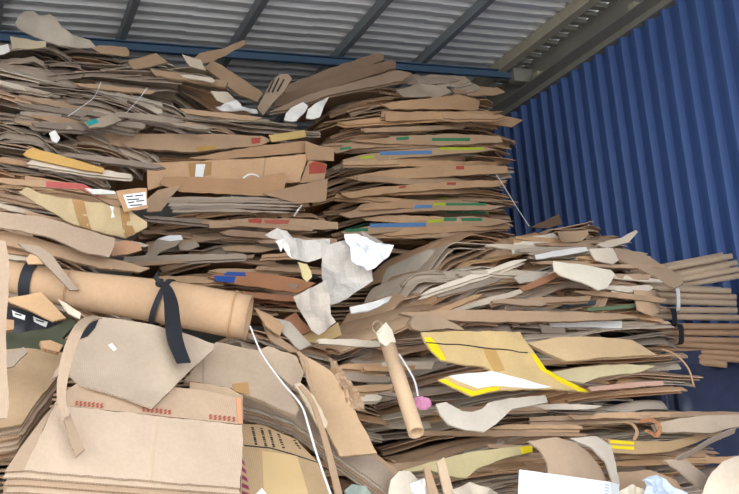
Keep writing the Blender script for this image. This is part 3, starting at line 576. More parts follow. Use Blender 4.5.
pp('lower_fold', [(293, 297), (310, 288), (326, 280), (329, 293), (331, 315), (336, 322), (319, 335), (311, 330), (297, 306)], 3.45, 20, 0, srgb(206, 192, 176), crump=.035, cfreq=11, seed=4)
pp('grey_corner', [(361, 231), (375, 238), (388, 246), (376, 245), (364, 239)], 3.6, 15, 0, srgb(170, 158, 146), crump=.01, seed=5)
piece('paper_tag', 'curled yellowish paper tag hanging below the crumpled paper', 'scrap', [(298, 262), (307, 264), (311, 271), (312, 277), (307, 282), (303, 278), (301, 270)], 3.6, 5, 0, srgb(216, 198, 140), bow=(6, 3, 0))
piece('box_flap', 'orange-brown flap under the lower end of the crumpled paper', 'cardboard', [(280, 322), (296, 312), (300, 318), (312, 330), (300, 336), (288, 334)], 3.5, 25, 0, C_['rust'])
piece('box_flap', 'yellowish tan flap tucked below the crumpled paper', 'cardboard', [(300, 326), (318, 334), (338, 322), (342, 335), (322, 343), (306, 342)], 3.5, 20, 0, srgb(196, 164, 108), bow=(1, 1, 0))
for k, (pts, c_) in enumerate((([(255, 308), (272, 316), (284, 326), (280, 336), (266, 326)], C_['tan']), ([(262, 322), (278, 336), (300, 352), (290, 352), (270, 340)], C_['brown']), ([(268, 316), (290, 322), (312, 345), (300, 350), (284, 334)], GREYP))):
    piece('curved_flap', '%s of three curved flaps at the right end of the roll' % ('left one', 'lowest', 'right one')[k], 'cardboard', pts, 3.45, 30, 0, c_, 'curved flaps by the roll', bow=(-3, -3, 0), seed=k)

# --- left bank
piece('box_strip', 'long orange-yellow strip with a pale tip in the left bank', 'cardboard', [(23, 154), (27, 150), (33, 147.5), (73, 159), (104, 168), (103, 173), (65, 166), (27, 157)], 4.05, 15, 5, srgb(214, 166, 82), bow=(-.4, 0, 0))
tr = piece('trough_sheet', 'long bent sheet with shiny tape like a trough in the left bank', 'cardboard', [(19, 192), (27, 187), (41, 194), (72, 199), (102, 203), (131, 211), (147, 222), (147, 227), (126, 238), (107, 234), (73, 224), (48, 210)], 3.75, 22, 0, srgb(206, 180, 134), bow=(.35, 2.0, 0), crump=.012)
for a in ([(72, 199), (84, 200.5), (92, 230), (80, 226)], [(120, 208), (128, 210), (136, 234), (126, 238)]): poly('packing_tape', a, base=tr, lift=.0015, thick=.001, mat=M_CLEAR)
tb = piece('tagged_box', 'small tan box corner carrying a white printed label', 'cardboard box', [(116, 191), (130, 189), (147, 188), (148, 208), (124, 212)], 3.7, 5, 5, C_['tan'])
lb = poly('white_label', [(123, 195), (145.5, 192), (146.5, 205), (128, 208.5)], base=tb, lift=.0015, thick=.001, mat=M_WHITE)
for k, (x0, y0, w_) in enumerate(((126, 196.5, 7), (135, 195.6, 8), (127, 199.5, 12), (128, 202.5, 6), (136, 201, 8), (130, 205.2, 12))):
    poly('printed_line', [(x0, y0), (x0 + w_, y0 - .8), (x0 + w_, y0 + .2), (x0, y0 + 1)], base=tb, parent=lb, lift=.003, thick=.0006, mat=M_INK)
rb = piece('taped_board', 'long thin board with faded red striped tape in the left bank', 'cardboard', [(-20, 176), (46, 181), (84, 184), (100, 193), (120, 206), (118, 209), (98, 198), (82, 189.5), (46, 187.5), (-20, 181)], 3.85, 12, 0, srgb(190, 152, 116))
poly('red_tape', [(46, 181.3), (83, 184), (100, 193), (98, 198), (82, 189.3), (46, 187.2)], base=rb, lift=.0015, thick=.001, mat=plain('faded_red_tape', srgb(186, 92, 88), .5, 0, .2, 60))
piece('paper_scrap', 'white paper tongue sticking out beside the red striped tape', 'scrap', [(85, 188), (100, 189), (114, 191), (117, 194), (104, 194), (93, 194)], 3.8, 20, 0, TONES['white'][0])
piece('paper_scrap', 'tiny twisted white scrap hanging from the trough sheet', 'scrap', [(110, 206), (114, 207), (113, 212), (115, 217), (111, 218), (112, 212)], 3.66, 0, 0, TONES['white'][1])
piece('paper_scrap', 'small white scrap at the foot of the upper-left heap', 'scrap', [(49, 133), (55, 130), (60, 138), (57, 143), (52, 141)], 4.35, 10, 0, TONES['white'][0], crump=.01)
tl = piece('box_flap', 'grey box flap with a teal print below the heap', 'cardboard', [(84, 122), (98, 118), (112, 114), (122, 120), (104, 127), (90, 128)], 4.55, 20, 0, C_['grey'], bow=(-2, 0, 0))
poly('teal_print', [(86, 122), (96, 118.5), (99, 122.5), (89, 126)], base=tl, lift=.0015, thick=.001, mat=M_TEAL)
piece('wide_sheet', 'wide tan sheet curving down right just above the roll', 'cardboard', [(-20, 210), (20, 214), (44, 217), (80, 228), (115, 238), (114, 247), (109, 257), (87, 253), (53, 238), (20, 230), (-20, 224)], 3.55, 25, 5, PINKT, bow=(-.5, 0, 0))
piece('wide_sheet', 'brown sheet tucked below the wide tan one above the roll', 'cardboard', [(-20, 228), (30, 236), (90, 254), (130, 263), (150, 268), (140, 272), (100, 268), (40, 252), (-20, 240)], 3.6, 20, 5, C_['brown'], bow=(-.3, 0, 0), plies=2)
piece('box_flap', 'brown flap with a torn end under the wide tan sheet', 'cardboard', [(105, 244), (125, 240), (140, 244), (142, 250), (128, 254), (112, 256)], 3.65, 20, 0, srgb(186, 140, 104))

# --- strapped roll
def roll():
    root = bpy.data.objects.new('rolled_sheet', None); link(root)
    A = at_y(-25, 272, 3.30); B = at_y(249, 317.5, 2.98); root.location = A
    tag(root, 'large tan cardboard sheet rolled up and tied with black straps', 'cardboard roll')
    ax = (B - A); L_ = ax.length; z = ax.normalized(); up = Vector((0, 0, 1)); up = (up - z * up.dot(z)).normalized(); fr = z.cross(up); fr = fr if fr.y < 0 else -fr
    def rad(s): return lerp(.049, .075, min(1, s * 1.25))
    def pt(s, a, off=0.):            # a: angle from the front, positive up
        r = rad(s); return z * (s * L_) + fr * ((r * .85 + off) * math.cos(a)) + up * ((r + off) * math.sin(a))
    V, F, MI, SM = [], [], [], []; ns, na = 22, 46; a0, a1 = math.radians(72), math.radians(72 - 430)
    for layer, t in ((0, 0), (1, -.005)):
        for i in range(ns + 1):
            for k in range(na + 1):
                s = i / ns; a = a0 + (a1 - a0) * k / na; sp = -.012 * k / na
                V.append(pt(s, a, sp + t + .003 * math.sin(9 * s + 1.3 * a) * (1 if t == 0 else 1)))
    n1 = (ns + 1) * (na + 1)
    for i in range(ns):
        for k in range(na):
            q = i * (na + 1) + k
            F.append([q, q + 1, q + na + 2, q + na + 1]); MI.append(0); SM.append(True)
            F.append([n1 + q, n1 + q + na + 1, n1 + q + na + 2, n1 + q + 1]); MI.append(0); SM.append(True)
    for i in range(ns):
        for k in (0, na): q = i * (na + 1) + k; F.append([q, q + na + 1, n1 + q + na + 1, n1 + q]); MI.append(1); SM.append(False)
    for k in range(na):
        for i in (0, ns): q = i * (na + 1) + k; F.append([q, q + 1, n1 + q + 1, n1 + q]); MI.append(1); SM.append(False)
    mesh_obj('rolled_board', V, F, [M_FACE, M_EDGE], MI, SM, root, srgb(194, 156, 118))
    # crease near its right end, a raised line in the board
    def band(name, s0, w, off, mat, aa=(-math.pi, math.pi), skew=0.):
        V, F = [], []; m = 40
        for k in range(m + 1):
            a = aa[0] + (aa[1] - aa[0]) * k / m; sk = skew * math.sin(a)
            for s_, o_ in ((s0 - w / L_ / 2 + sk, off), (s0 + w / L_ / 2 + sk, off), (s0 + w / L_ / 2 + sk, off + .002), (s0 - w / L_ / 2 + sk, off + .002)): V.append(pt(s_, a, o_))
        for k in range(m):
            for j in range(4): F.append([4*k + j, 4*k + (j + 1) % 4, 4*k + 4 + (j + 1) % 4, 4*k + 4 + j])
        return mesh_obj(name, V, F, mat, parent=root)
    band('crease', .945, .004, .0034, M_CLEAR, (-1.4, 1.3))
    band('crease', .35, .003, .0034, M_CLEAR, (-1.4, .9))
    band('black_strap', .205, .036, .0045, M_BLACK)
    sp = band('black_strap', .685, .018, .0045, M_BLACK, skew=.018); sp['label'] = 'black strap knotted at the top of the roll'
    S = at_y(160, 283, 2.98)
    V2 = []; bmk = bmesh.new(); bmesh.ops.create_icosphere(bmk, subdivisions=2, radius=.014)
    for v_ in bmk.verts: v_.co *= 1 + .25 * mnoise.noise(v_.co * 120)
    me = bpy.data.meshes.new('knot'); bmk.to_mesh(me); bmk.free(); me.materials.append(M_BLACK); kn = bpy.data.objects.new('knot', me); link(kn, root); kn.location = S - A
    ribbon('strap_tail', [(160, 282, 2.96), (167, 288, 2.94), (171, 303, 2.88), (173, 325, 2.80), (176, 343, 2.76), (184, 363, 2.71)], [.016, .03, .042, .046, .046, .040], .002, M_BLACK, wdir=(1, .2, .1), parent=root)
    ribbon('strap_tail', [(160, 283, 2.96), (156, 277, 2.97), (158, 272, 2.99)], [.012, .016, .010], .002, M_BLACK, wdir=(.8, 0, .6), parent=root)
roll()
piece('hanging_strip', 'grey-brown strip draped down across the left end of the roll', 'cardboard', [(18, 243), (40, 247), (53, 256), (64, 272), (79, 290), (70, 290), (51, 270), (38, 256), (26, 250)], 3.12, 20, 0, DUST, bow=(-2, -1, 0))
piece('box_flap', 'small tan flap beside the strip over the roll', 'cardboard', [(26, 259), (30, 254), (42, 258), (43, 264), (28, 264)], 3.14, 10, 0, srgb(206, 166, 122))

# --- left edge
piece('hanging_strip', 'pale upright cardboard strip at the far left edge', 'cardboard', [(-18, 236), (5, 241), (9, 262), (8, 300), (6, 330), (7, 370), (9, 405), (7, 418), (-18, 420)], 2.5, 5, 10, PINKT, bow=(-2, .3, 0))
piece('folded_flap', 'orange-tan folded wedge under the left end of the roll', 'cardboard', [(4, 299), (20, 296), (41, 292), (52, 303), (66, 318), (53, 321), (36, 313), (20, 306)], 3.0, 25, 0, srgb(206, 164, 118), bow=(-1, 1, 0))
piece('torn_flap', 'pale torn curl beside the folded wedge under the roll', 'cardboard', [(58, 299), (66, 303), (81, 313), (80, 319), (68, 313)], 2.98, 15, 0, C_['pale'], bow=(4, 0, 0))
bg = piece('black_bag', 'black plastic pack with two white labels at the left edge', 'bag', [(3, 306), (20, 309), (36, 314), (53, 321), (62, 330), (58, 340), (30, 343), (3, 340)], 3.05, 12, 0, None, mat=M_DARK, thick=.05, crump=.02, seed=3)
for pts in ([(12, 310), (25.5, 315.5), (24.5, 320), (13, 316)], [(33, 316), (48, 322), (46, 327), (34, 321.5)]):
    l_ = poly('white_label', pts, base=bg, lift=.003, thick=.001, mat=M_WHITE)
    (x0, y0), (x1, y1) = pts[0], pts[1]; poly('printed_line', [(x0 + 3, y0 + 3), (x1 - 4, y1 - .6), (x1 - 4, y1 + .6), (x0 + 3, y0 + 4.2)], base=bg, parent=l_, lift=.005, thick=.0006, mat=M_INK)
piece('olive_cloth', 'dark olive cloth lying below the black pack', 'cloth', [(-6, 334), (20, 333), (50, 328), (72, 318), (76, 324), (62, 338), (70, 345), (40, 352), (-6, 356)], 3.0, 25, 0, None, mat=M_OLIVE, crump=.03, seed=4, thick=.02)
piece('box_end', 'small orange-tan block in front of the black pack', 'cardboard', [(3, 319), (14, 320), (14, 329), (3, 331)], 2.9, 8, 10, C_['tan'], thick=.03)
piece('box_end', 'small tan box end lying on the olive cloth', 'cardboard', [(40, 341), (50, 340), (63, 345), (59, 352), (43, 348)], 2.85, 20, 5, C_['tan'], thick=.02)
for k in range(6):
    dy = 6.5 * k; dx = -1.5 * k
    piece('stacked_sheet', '%s of the tilted tan sheets stacked at the left edge' % ('topmost' if k == 0 else ORD[k] + ' from top'), 'cardboard', [(-20, 352 + dy), (28 + dx, 348 + dy), (62 + dx, 353 + dy), (56 + dx, 378 + dy), (38 + dx, 400 + dy), (22 + dx, 424 + dy), (-20, 431 + dy)], 2.85 + .012 * k, 38, 8, (DTAN, PINKT, C_['brown'], PINKT, C_['tan'], C_['brown'])[k], 'tilted sheets at the left edge', crump=.012, cfreq=5, seed=50 + k, plies=2, pgap=.004)
piece('box_flap', 'small dusty flap on the tilted sheets at the left edge', 'cardboard', [(-20, 358), (24, 347), (28, 352), (14, 366), (-20, 374)], 2.78, 30, 8, DUST)

# --- flat boxes at lower left
fb = bpy.data.objects.new('flattened_box', None); link(fb); FBY = 2.62
fb.location = at_y(130, 494, FBY); tag(fb, 'large pale flattened box with red print in the lower left', 'cardboard box')
front = poly('front_panel', [(55, 405), (148, 415), (242, 425), (243, 440), (240, 488), (24, 470)], FBY, 30, 10, color=srgb(202, 176, 150), parent=fb)
poly('crease', [(157, 416.5), (159, 417), (150, 480.5), (148, 480.5)], base=front, lift=.001, thick=.001, color=srgb(204, 176, 146))
poly('side_panel', [(5, 471), (20, 448), (44, 416), (54, 405.5), (24, 470)], base=front, parent=fb, lift=-.002, color=srgb(182, 154, 126))
bk = poly('back_panel', [(54, 404), (60, 395), (78, 382), (150, 384), (205, 390), (241, 398), (242.5, 424)], base=front, parent=fb, lift=-.002, color=srgb(192, 162, 132))
def red_marks(x0, y0, x1, y1, n):
    for k in range(n):
        s = k / (n - 1); x = lerp(x0, x1, s); y_ = lerp(y0, y1, s)
        for r in (0, 1): poly('red_print', [(x + 1, y_ + 2.6 * r), (x + 3.2, y_ + .2 + 2.6 * r), (x + 2.2, y_ + 2.1 + 2.6 * r), (x, y_ + 1.9 + 2.6 * r)], base=front, parent=bk, lift=.0015, thick=.0008, mat=M_TAPER)
red_marks(75, 401, 100, 403.5, 7); red_marks(142, 407, 168, 410, 7); red_marks(209, 414.5, 232, 417, 6)
poly('red_edge', [(236, 397.5), (241, 398.5), (242, 424), (238, 423.5)], base=front, parent=bk, lift=.0012, thick=.0008, mat=plain('pale_red_print', srgb(214, 150, 112)))
for k in range(3):
    d_ = 4.6 * (k + 1)
    poly('box_layer', [(4 + 2 * k, 470 + d_), (26, 471 + d_ - 1), (242, 489 + d_ - 2), (240, 486), (54, 410), (44, 416)], base=front, parent=fb, lift=-.012 * (k + 1), color=(srgb(204, 178, 150), srgb(182, 152, 122), srgb(196, 168, 140))[k])
piece('flattened_box', 'dull tan flat box under the large pale one with red print', 'cardboard box', [(4, 482), (30, 484), (243, 502), (243, 540), (0, 540)], 2.68, 30, 10, DTAN, plies=2)
piece('torn_board', 'torn pale panel with a black corner lying on the flat box', 'cardboard', [(66, 371), (52, 379), (55, 371), (64, 358), (77, 338), (85, 322), (96, 316), (125, 320), (158, 326), (190, 335), (214, 344), (213, 350), (191, 369), (172, 389), (152, 408), (128, 399), (101, 391), (80, 385)], 2.76, 36, 8, srgb(190, 168, 144), crump=.012, cfreq=6, bow=(-.15, 0, .2), thick=.006)
tpn = [o for o in bpy.data.objects if o.name.startswith('torn_board')][-1]
poly('black_patch', [(80, 339), (84, 329), (92, 321), (99, 319), (95, 328), (88, 336)], base=tpn, lift=.0015, thick=.001, mat=M_BLACK)
poly('scuff', [(108, 345), (112, 343), (117, 349), (114, 351)], base=tpn, lift=.0012, thick=.0006, mat=M_WHITE)
hb = piece('folded_box', 'grey-tan folded box in two panels right of the torn panel', 'cardboard box', [(216, 342), (256, 350), (272, 370), (290, 393), (299, 409), (296, 415), (270, 404), (231, 388), (184, 380), (203, 358)], 2.84, 38, 5, srgb(182, 158, 132), bow=(-.3, 0, 0), plies=3, pgap=.004)
poly('crease', [(202.5, 357), (204.5, 357), (204, 383), (202, 383)], base=hb, lift=.001, thick=.001, color=C_['grey'])
poly('packing_tape', [(232, 384), (248, 382), (250, 395), (234, 391)], base=hb, lift=.0015, thick=.001, mat=M_CLEAR)
piece('folded_box', 'flat tan box showing below the folded two-panel box', 'cardboard box', [(190, 382), (228, 387), (243, 396), (243, 424), (190, 415)], 2.74, 34, 5, srgb(184, 154, 122))
bs = ribbon('bent_strip', [(98, 317, 2.66), (86, 321, 2.62), (76, 334, 2.58), (67, 358, 2.585), (62, 384, 2.585), (62, 402, 2.58), (66, 417, 2.575)], [.026, .026, .028, .028, .024, .020, .016], .004, color=srgb(180, 154, 128), wdir=(1, -.15, -.15))
tag(bs, 'long bent cardboard strip hanging over the flat box', 'cardboard')
e2 = poly('strip_end', [(66, 414), (70, 413), (85, 449), (76, 457), (69, 437), (64, 420)], 2.57, 30, 8, color=srgb(178, 150, 122)); bpy.context.view_layer.update(); e2.parent = bs; e2.matrix_parent_inverse = Matrix.Translation(-bs.location)

# --- printed box and sliding layers
tx = piece('printed_box', 'yellowish tan box printed with rows of small black text', 'cardboard box', [(242, 424), (263, 425), (297, 440), (317, 462), (334, 500), (334, 530), (240, 530)], 2.82, 28, 5, srgb(188, 156, 114))
for c_, (x0, y0, x1, y1, n) in enumerate(((251, 427, 255, 445, 9), (260, 428, 265, 447, 9), (268, 430, 273, 448, 8), (277, 434, 283, 449, 6), (293, 440, 300, 450, 4))):
    for k in range(n):
        s = k / n; x = lerp(x0, x1, s); y_ = lerp(y0, y1, s); h_ = (1.4, 1.0, 1.6)[(k * 7 + c_) % 3]
        poly('printed_mark', [(x, y_), (x + 2.6, y_ + .4), (x + 2.9, y_ + .4 + h_), (x + .3, y_ + h_)], base=tx, lift=.0012, thick=.0006, mat=M_INK)
poly('printed_line', [(244, 445), (270, 447.5), (290, 453), (317, 462), (318, 463.2), (290, 454.2), (270, 448.7), (244, 446.2)], base=tx, lift=.0012, thick=.0006, mat=M_INK)
poly('packing_tape', [(262, 451), (297, 456), (310, 500), (264, 500)], base=tx, lift=.0012, thick=.0006, mat=plain('pale_packing_tape', srgb(210, 180, 132), .3))
for k in range(5): poly('magenta_stripe', [(242, 459 + 8 * k), (244 + 1.4 * k, 462 + 8 * k), (245 + 1.4 * k, 466 + 8 * k), (242, 463 + 8 * k)], base=tx, lift=.0012, thick=.0006, mat=M_MAG)
piece('paper_scrap', 'white paper corner sticking up before the printed box', 'scrap', [(254, 496), (262, 488), (268, 496)], 2.7, 10, 5, TONES['white'][0])
for k in range(5):
    dy = 3.4 * k
    piece('curved_sheet', '%s of the curved sheets sliding down over the printed box' % ('topmost' if k == 0 else ORD[k] + ' from top'), 'cardboard', [(236, 394 + dy), (243, 405 + dy), (265, 411 + dy), (293, 421 + dy), (324, 445 + dy), (372, 480 + dy), (400, 500 + dy), (412, 492 + dy), (380, 462 + dy), (330, 420 + dy), (290, 392 + dy)], 2.98 + .004 * k, 32, 12, (DUST, GREYP, C_['brown'], DUST, C_['grey'])[k], 'curved sheets over the printed box', bow=(-.25, .2, 0), thick=.005)
piece('long_board', 'smooth tan board leaning down right beside the white strap', 'cardboard', [(298, 352), (313, 360), (333, 373), (352, 405), (377, 453), (340, 456), (320, 416), (302, 366)], 2.92, 30, -8, srgb(200, 164, 124), bow=(-.3, .2, 0), plies=2)
piece('loose_board', 'darker brown panel folded under the leaning tan board', 'cardboard', [(338, 457), (377, 454), (392, 466), (402, 474), (392, 500), (362, 482)], 2.97, 30, 0, C_['brown'])
piece('torn_edge', 'ragged torn brown strip along the leaning tan board', 'cardboard', [(328, 358), (337, 362), (346, 374), (358, 390), (367, 411), (362, 413), (350, 411), (344, 392), (334, 376)], 2.95, 20, -10, C_['brown'], crump=.035, cfreq=30, seed=9, smooth=False, step=.008)
piece('folded_strip', 'narrow folded strip with bright edge beside the white strap', 'cardboard', [(294, 384), (300, 382), (314, 396), (328, 422), (326, 428), (318, 426), (306, 404)], 2.86, 25, 5, srgb(216, 194, 164), bow=(3, 0, 0))
piece('box_flap', 'grey-tan flap above the leaning board at the end of the roll', 'cardboard', [(254, 352), (268, 346), (296, 356), (304, 372), (298, 392), (282, 378), (262, 360)], 2.95, 30, 5, srgb(196, 170, 142), bow=(-1, 0, 0))
tag(ribbon('white_strap', [(250, 326, 2.80), (262, 354, 2.76), (282, 382, 2.74), (301, 405, 2.72), (309, 428, 2.70), (317, 455, 2.68), (332, 498, 2.64)], [.005, .005, .005, .006, .007, .007, .007], .0015, M_STRAPW), 'long white plastic strap running down from the roll', 'strap')
tag(ribbon('brown_strip', [(300, 386, 2.82), (312, 402, 2.80), (322, 430, 2.77), (330, 458, 2.75), (340, 500, 2.72)], [.014, .018, .020, .022, .026], .004, color=C_['brown']), 'narrow brown cardboard strip right of the white strap', 'cardboard')
tag(ribbon('thin_strip', [(298, 352, 2.9), (306, 362, 2.88), (308, 378, 2.87), (314, 392, 2.86)], .014, .004, color=C_['brown']), 'thin curled strip at the top of the leaning board', 'cardboard')

# --- tube and yellow-taped sheet before the front stack
t_ = tube_obj('cardboard_tube', at_y(382.5, 328, 3.30), at_y(416.5, 433, 2.97), .0265, .005, srgb(222, 186, 146), 28)
tag(t_, 'single tan cardboard tube leaning against the front stack', 'cardboard tube')

ring = [at_y(377.5 + 5 * math.cos(a), 327 + 6 * math.sin(a), 3.17) for a in [k * 2 * math.pi / 10 for k in range(11)]]
rg = ribbon('paper_ring', ring, .012, .0012, color=C_['pale'], wdir=(.35, .93, 0)); tag(rg, 'thin curled paper ring at the top of the leaning tube', 'scrap')
piece('paper_wrap', 'torn whitish paper stuck on the upper part of the leaning tube', 'paper', [(376, 333), (386, 322), (392, 330), (396, 342), (386, 346), (380, 342)], 3.22, 20, 0, CREAM, bow=(-6, 0, 0), crump=.004)
tag(ribbon('white_strap', [(399, 354, 3.14), (409, 370, 3.11), (415, 382, 3.10), (418, 396, 3.10)], .008, .0015, M_STRAPW), 'short white strap hanging right of the leaning tube', 'strap')
piece('pink_scrap', 'small pink paper scrap right of the leaning tube', 'scrap', [(414, 398), (422, 396), (430, 399), (432, 405), (426, 410), (417, 409)], 3.1, 10, 0, None, mat=M_PINK, crump=.015, cfreq=30, thick=.002)
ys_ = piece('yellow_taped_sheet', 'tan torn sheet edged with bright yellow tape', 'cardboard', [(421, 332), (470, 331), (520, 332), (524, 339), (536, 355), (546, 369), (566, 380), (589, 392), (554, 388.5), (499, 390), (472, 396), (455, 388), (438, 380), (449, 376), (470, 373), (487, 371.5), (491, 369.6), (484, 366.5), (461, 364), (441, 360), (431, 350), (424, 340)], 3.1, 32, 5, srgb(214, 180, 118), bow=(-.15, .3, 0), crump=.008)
poly('yellow_tape', [(424, 338), (430, 336.5), (438, 345), (446, 359.5), (441, 360), (431, 350)], base=ys_, lift=.002, thick=.001, mat=M_TAPEY)
poly('yellow_tape', [(530, 353), (536, 355), (546, 369), (566, 380), (589, 392), (579, 391.5), (560, 382), (541, 370)], base=ys_, lift=.002, thick=.001, mat=M_TAPEY)
poly('yellow_tape', [(438, 380), (446, 379), (458, 386), (473, 391), (499, 386), (499, 390), (472, 396), (455, 388)], base=ys_, lift=.002, thick=.001, mat=M_TAPEY)
poly('painted_glare', [(449, 376), (470, 373), (492, 371), (515, 377), (540, 384), (553, 387), (530, 388.5), (499, 386), (478, 388), (458, 381)], base=ys_, lift=.0022, thick=.001, mat=M_WHITE)  # overexposed glare on the bent sheet, painted as a white patch
poly('packing_tape', [(483, 349), (496, 350), (505, 370), (494, 372)], base=ys_, lift=.002, thick=.001, mat=plain('amber_packing_tape', srgb(198, 158, 98), .3))
poly('ink_line', [(426, 342), (460, 344), (490, 348), (528, 352), (528, 353), (490, 349), (460, 345), (426, 343)], base=ys_, lift=.0025, thick=.0006, mat=M_INK)

# --- pale pieces on the fanned top
for nm, lab, pts, Y_, tl_, c_, kw in (
    ('cream_board', 'cream rounded panel on the crest of the front stack', [(511, 247), (516, 241), (534, 236), (553, 233), (559, 238), (562, 244), (536, 249), (513, 253.5)], 3.95, 40, CREAM, dict(bow=(-.6, 0, 0))),
    ('cream_board', 'large cream tongue-shaped panel pointing down right', [(553, 261), (585, 265), (611, 270), (615, 274), (607, 288), (599, 290), (582, 282), (563, 276), (554, 270)], 3.6, 25, CREAM, dict(bow=(-.3, 0, 0))),
    ('cream_board', 'small cream flap above the large tongue-shaped panel', [(589, 249), (613, 248), (619, 260), (613, 264), (596, 260)], 3.75, 30, PALE2, dict(bow=(-1, 0, 0))),
    ('pointed_strip', 'pale strip with a tip pointing up at the blue wall', [(597, 244), (621, 238), (636, 230), (638, 232), (629, 242), (607, 248)], 3.85, 30, C_['pale'], dict()),
    ('white_sheet', 'long white-lined edge below the cream rounded panel', [(535, 255), (553, 251), (586, 247), (588, 251), (560, 256), (537, 259)], 3.8, 30, TONES['white'][0], dict()),
    ('brown_board', 'brown folded panel right of the cream rounded panel', [(558, 232), (587, 230), (589, 234), (582, 241), (563, 242)], 4.0, 30, C_['brown'], dict(bow=(2, 0, 0))),
    ('long_plank', 'grey-brown plank hanging over the tubes beside the blue wall', [(614, 248), (642, 252), (679, 275), (684, 283), (675, 288), (650, 274), (618, 258)], 3.75, 35, srgb(176, 148, 118), dict(plies=2)),
    ('brown_board', 'curled brown flap beside the tube bundles', [(634, 290), (648, 291), (661, 293), (664, 309), (652, 316), (638, 310)], 3.6, 10, C_['brown'], dict(bow=(-4, 2, 0))),
    ('slate_edge', 'thin dark slate-coloured edge in the front stack', [(562, 305), (580, 302), (600, 299), (602, 303), (580, 306), (564, 308)], 3.66, 20, srgb(70, 82, 92), dict()),
    ('green_edge', 'thin dull green edge in the front stack near the tubes', [(587, 308), (612, 306), (636, 303), (638, 307), (612, 310), (588, 311)], 3.62, 20, srgb(104, 124, 88), dict()),
    ('white_sheet', 'white sheet edge above the yellow-taped sheet', [(550, 322), (585, 320), (622, 321), (622, 328), (585, 327), (552, 327)], 3.5, 20, TONES['white'][0], dict()),
    ('pale_flap', 'pale grey flap left of the large tongue-shaped panel', [(514, 277), (530, 272), (548, 273), (540, 281), (520, 283)], 3.68, 30, GREYP, dict(bow=(-1, 0, 0))),
    ('brown_strip', 'warm brown strip slanting up in the front stack', [(520, 287), (540, 278), (556, 272), (558, 277), (544, 284), (524, 291)], 3.66, 30, C_['rust'], dict()),
    ('pale_flap', 'white torn sheet tip in the left fan of the front stack', [(350, 307), (372, 302), (392, 296), (388, 302), (368, 311), (352, 313)], 3.45, 30, TONES['white'][1], dict(crump=.01)),
    ('brown_triangle', 'dark brown corner standing up against the blue wall', [(531, 227), (545, 221), (559, 214), (562, 224), (548, 228)], 4.6, 5, srgb(112, 88, 68), dict()),
    ('tan_board', 'broad yellowish tan panel right of the yellow-taped sheet', [(528, 343), (560, 337), (600, 337), (632, 340), (657, 355), (610, 357), (567, 361), (550, 354)], 3.2, 25, srgb(208, 174, 126), dict(bow=(-.2, 0, 0), plies=2)),
    ('pink_edge', 'long pinkish sheet edge in the right of the front stack', [(588, 387), (625, 383), (663, 380.5), (664, 385), (625, 388), (592, 391)], 3.28, 20, srgb(210, 164, 140), dict()),
    ('yellow_edge', 'yellowish sheet showing below the broad tan panel', [(552, 372), (580, 367), (622, 364), (656, 366), (640, 372), (600, 377), (584, 383), (566, 380)], 3.22, 25, srgb(206, 188, 142), dict(plies=2)),
    ('s_fold_sheet', 'doubled-over sheet end above the yellow-taped sheet', [(410, 322), (414, 316), (440, 317), (458, 325), (465, 330), (448, 328), (420, 331), (413, 329)], 3.25, 15, srgb(176, 148, 118), dict(bow=(1, 0, 0), plies=3)),
    ('long_sheet', 'long brown sheet along the top of the yellow-taped sheet', [(400, 313), (450, 310), (540, 311), (620, 314), (640, 318), (580, 321), (500, 322), (420, 319)], 3.36, 22, C_['brown'], dict(plies=2, bow=(-.05, 0, 0))),
):
    piece(nm, lab, 'cardboard', pts, Y_, tl_, 8, c_, **kw)

# --- lower right of the front stack
co = [(436, 404), (446, 402), (453, 406), (462, 411), (472, 412), (482, 409), (488, 403), (510, 398), (545, 395), (548, 402), (512, 409), (496, 424), (484, 432), (466, 430), (448, 424), (440, 414)]
piece('notched_sheet', 'pale grey sheet with a half-round notch right of the tube', 'cardboard', co, 3.06, 25, 5, srgb(206, 194, 176), bow=(-.3, 0, 0))
yb2 = piece('olive_sheet', 'curved yellowish sheet bundle with yellow tape at its right end', 'cardboard', [(398, 472), (430, 462), (470, 452), (510, 447), (530, 446), (532, 452), (505, 458), (478, 468), (466, 478), (452, 476), (430, 470)], 3.02, 28, 5, srgb(200, 182, 130), bow=(-.3, 0, 0), plies=3)
poly('yellow_tape', [(520, 447), (532, 445.5), (533, 452), (522, 454)], base=yb2, lift=.002, thick=.001, mat=M_TAPEY)
cf = piece('curved_flap', 'broad brown flap curving down behind the white box', 'cardboard', [(528, 441), (556, 437), (574, 442), (588, 452), (600, 466), (612, 490), (550, 486), (547, 462), (540, 450)], 2.92, 22, 5, srgb(190, 160, 130), bow=(-1.6, -1.2, 0))
piece('curved_strip', 'curled grey strip right of the broad brown flap', 'cardboard', [(570, 438), (596, 436), (611, 446), (616, 464), (620, 486), (614, 488), (606, 462), (592, 448)], 2.95, 20, 5, GREYP, bow=(-1.5, -.5, 0))
wb = bpy.data.objects.new('white_box', None); link(wb); wb.location = at_y(565, 540, 2.7); tag(wb, 'bright white box corner at the bottom edge', 'box')
wf = poly('front_panel', [(520, 469.5), (560, 475), (610, 482), (612, 540), (517, 540)], 2.68, 12, 5, mat=M_WHITE, parent=wb, thick=.006)
poly('side_panel', [(610.5, 482), (619, 484.5), (620, 540), (612.5, 540)], 2.695, 10, 35, mat=M_WHITE, parent=wb, thick=.006)
for k in range(5): poly('blue_print', [(604.5 + .4 * (k % 2), 484 + 3 * k), (609, 484.6 + 3 * k), (609, 486 + 3 * k), (604.5, 485.4 + 3 * k)], base=wf, parent=wf, lift=.001, thick=.0006, mat=plain('pale_blue_print', srgb(150, 170, 205)))
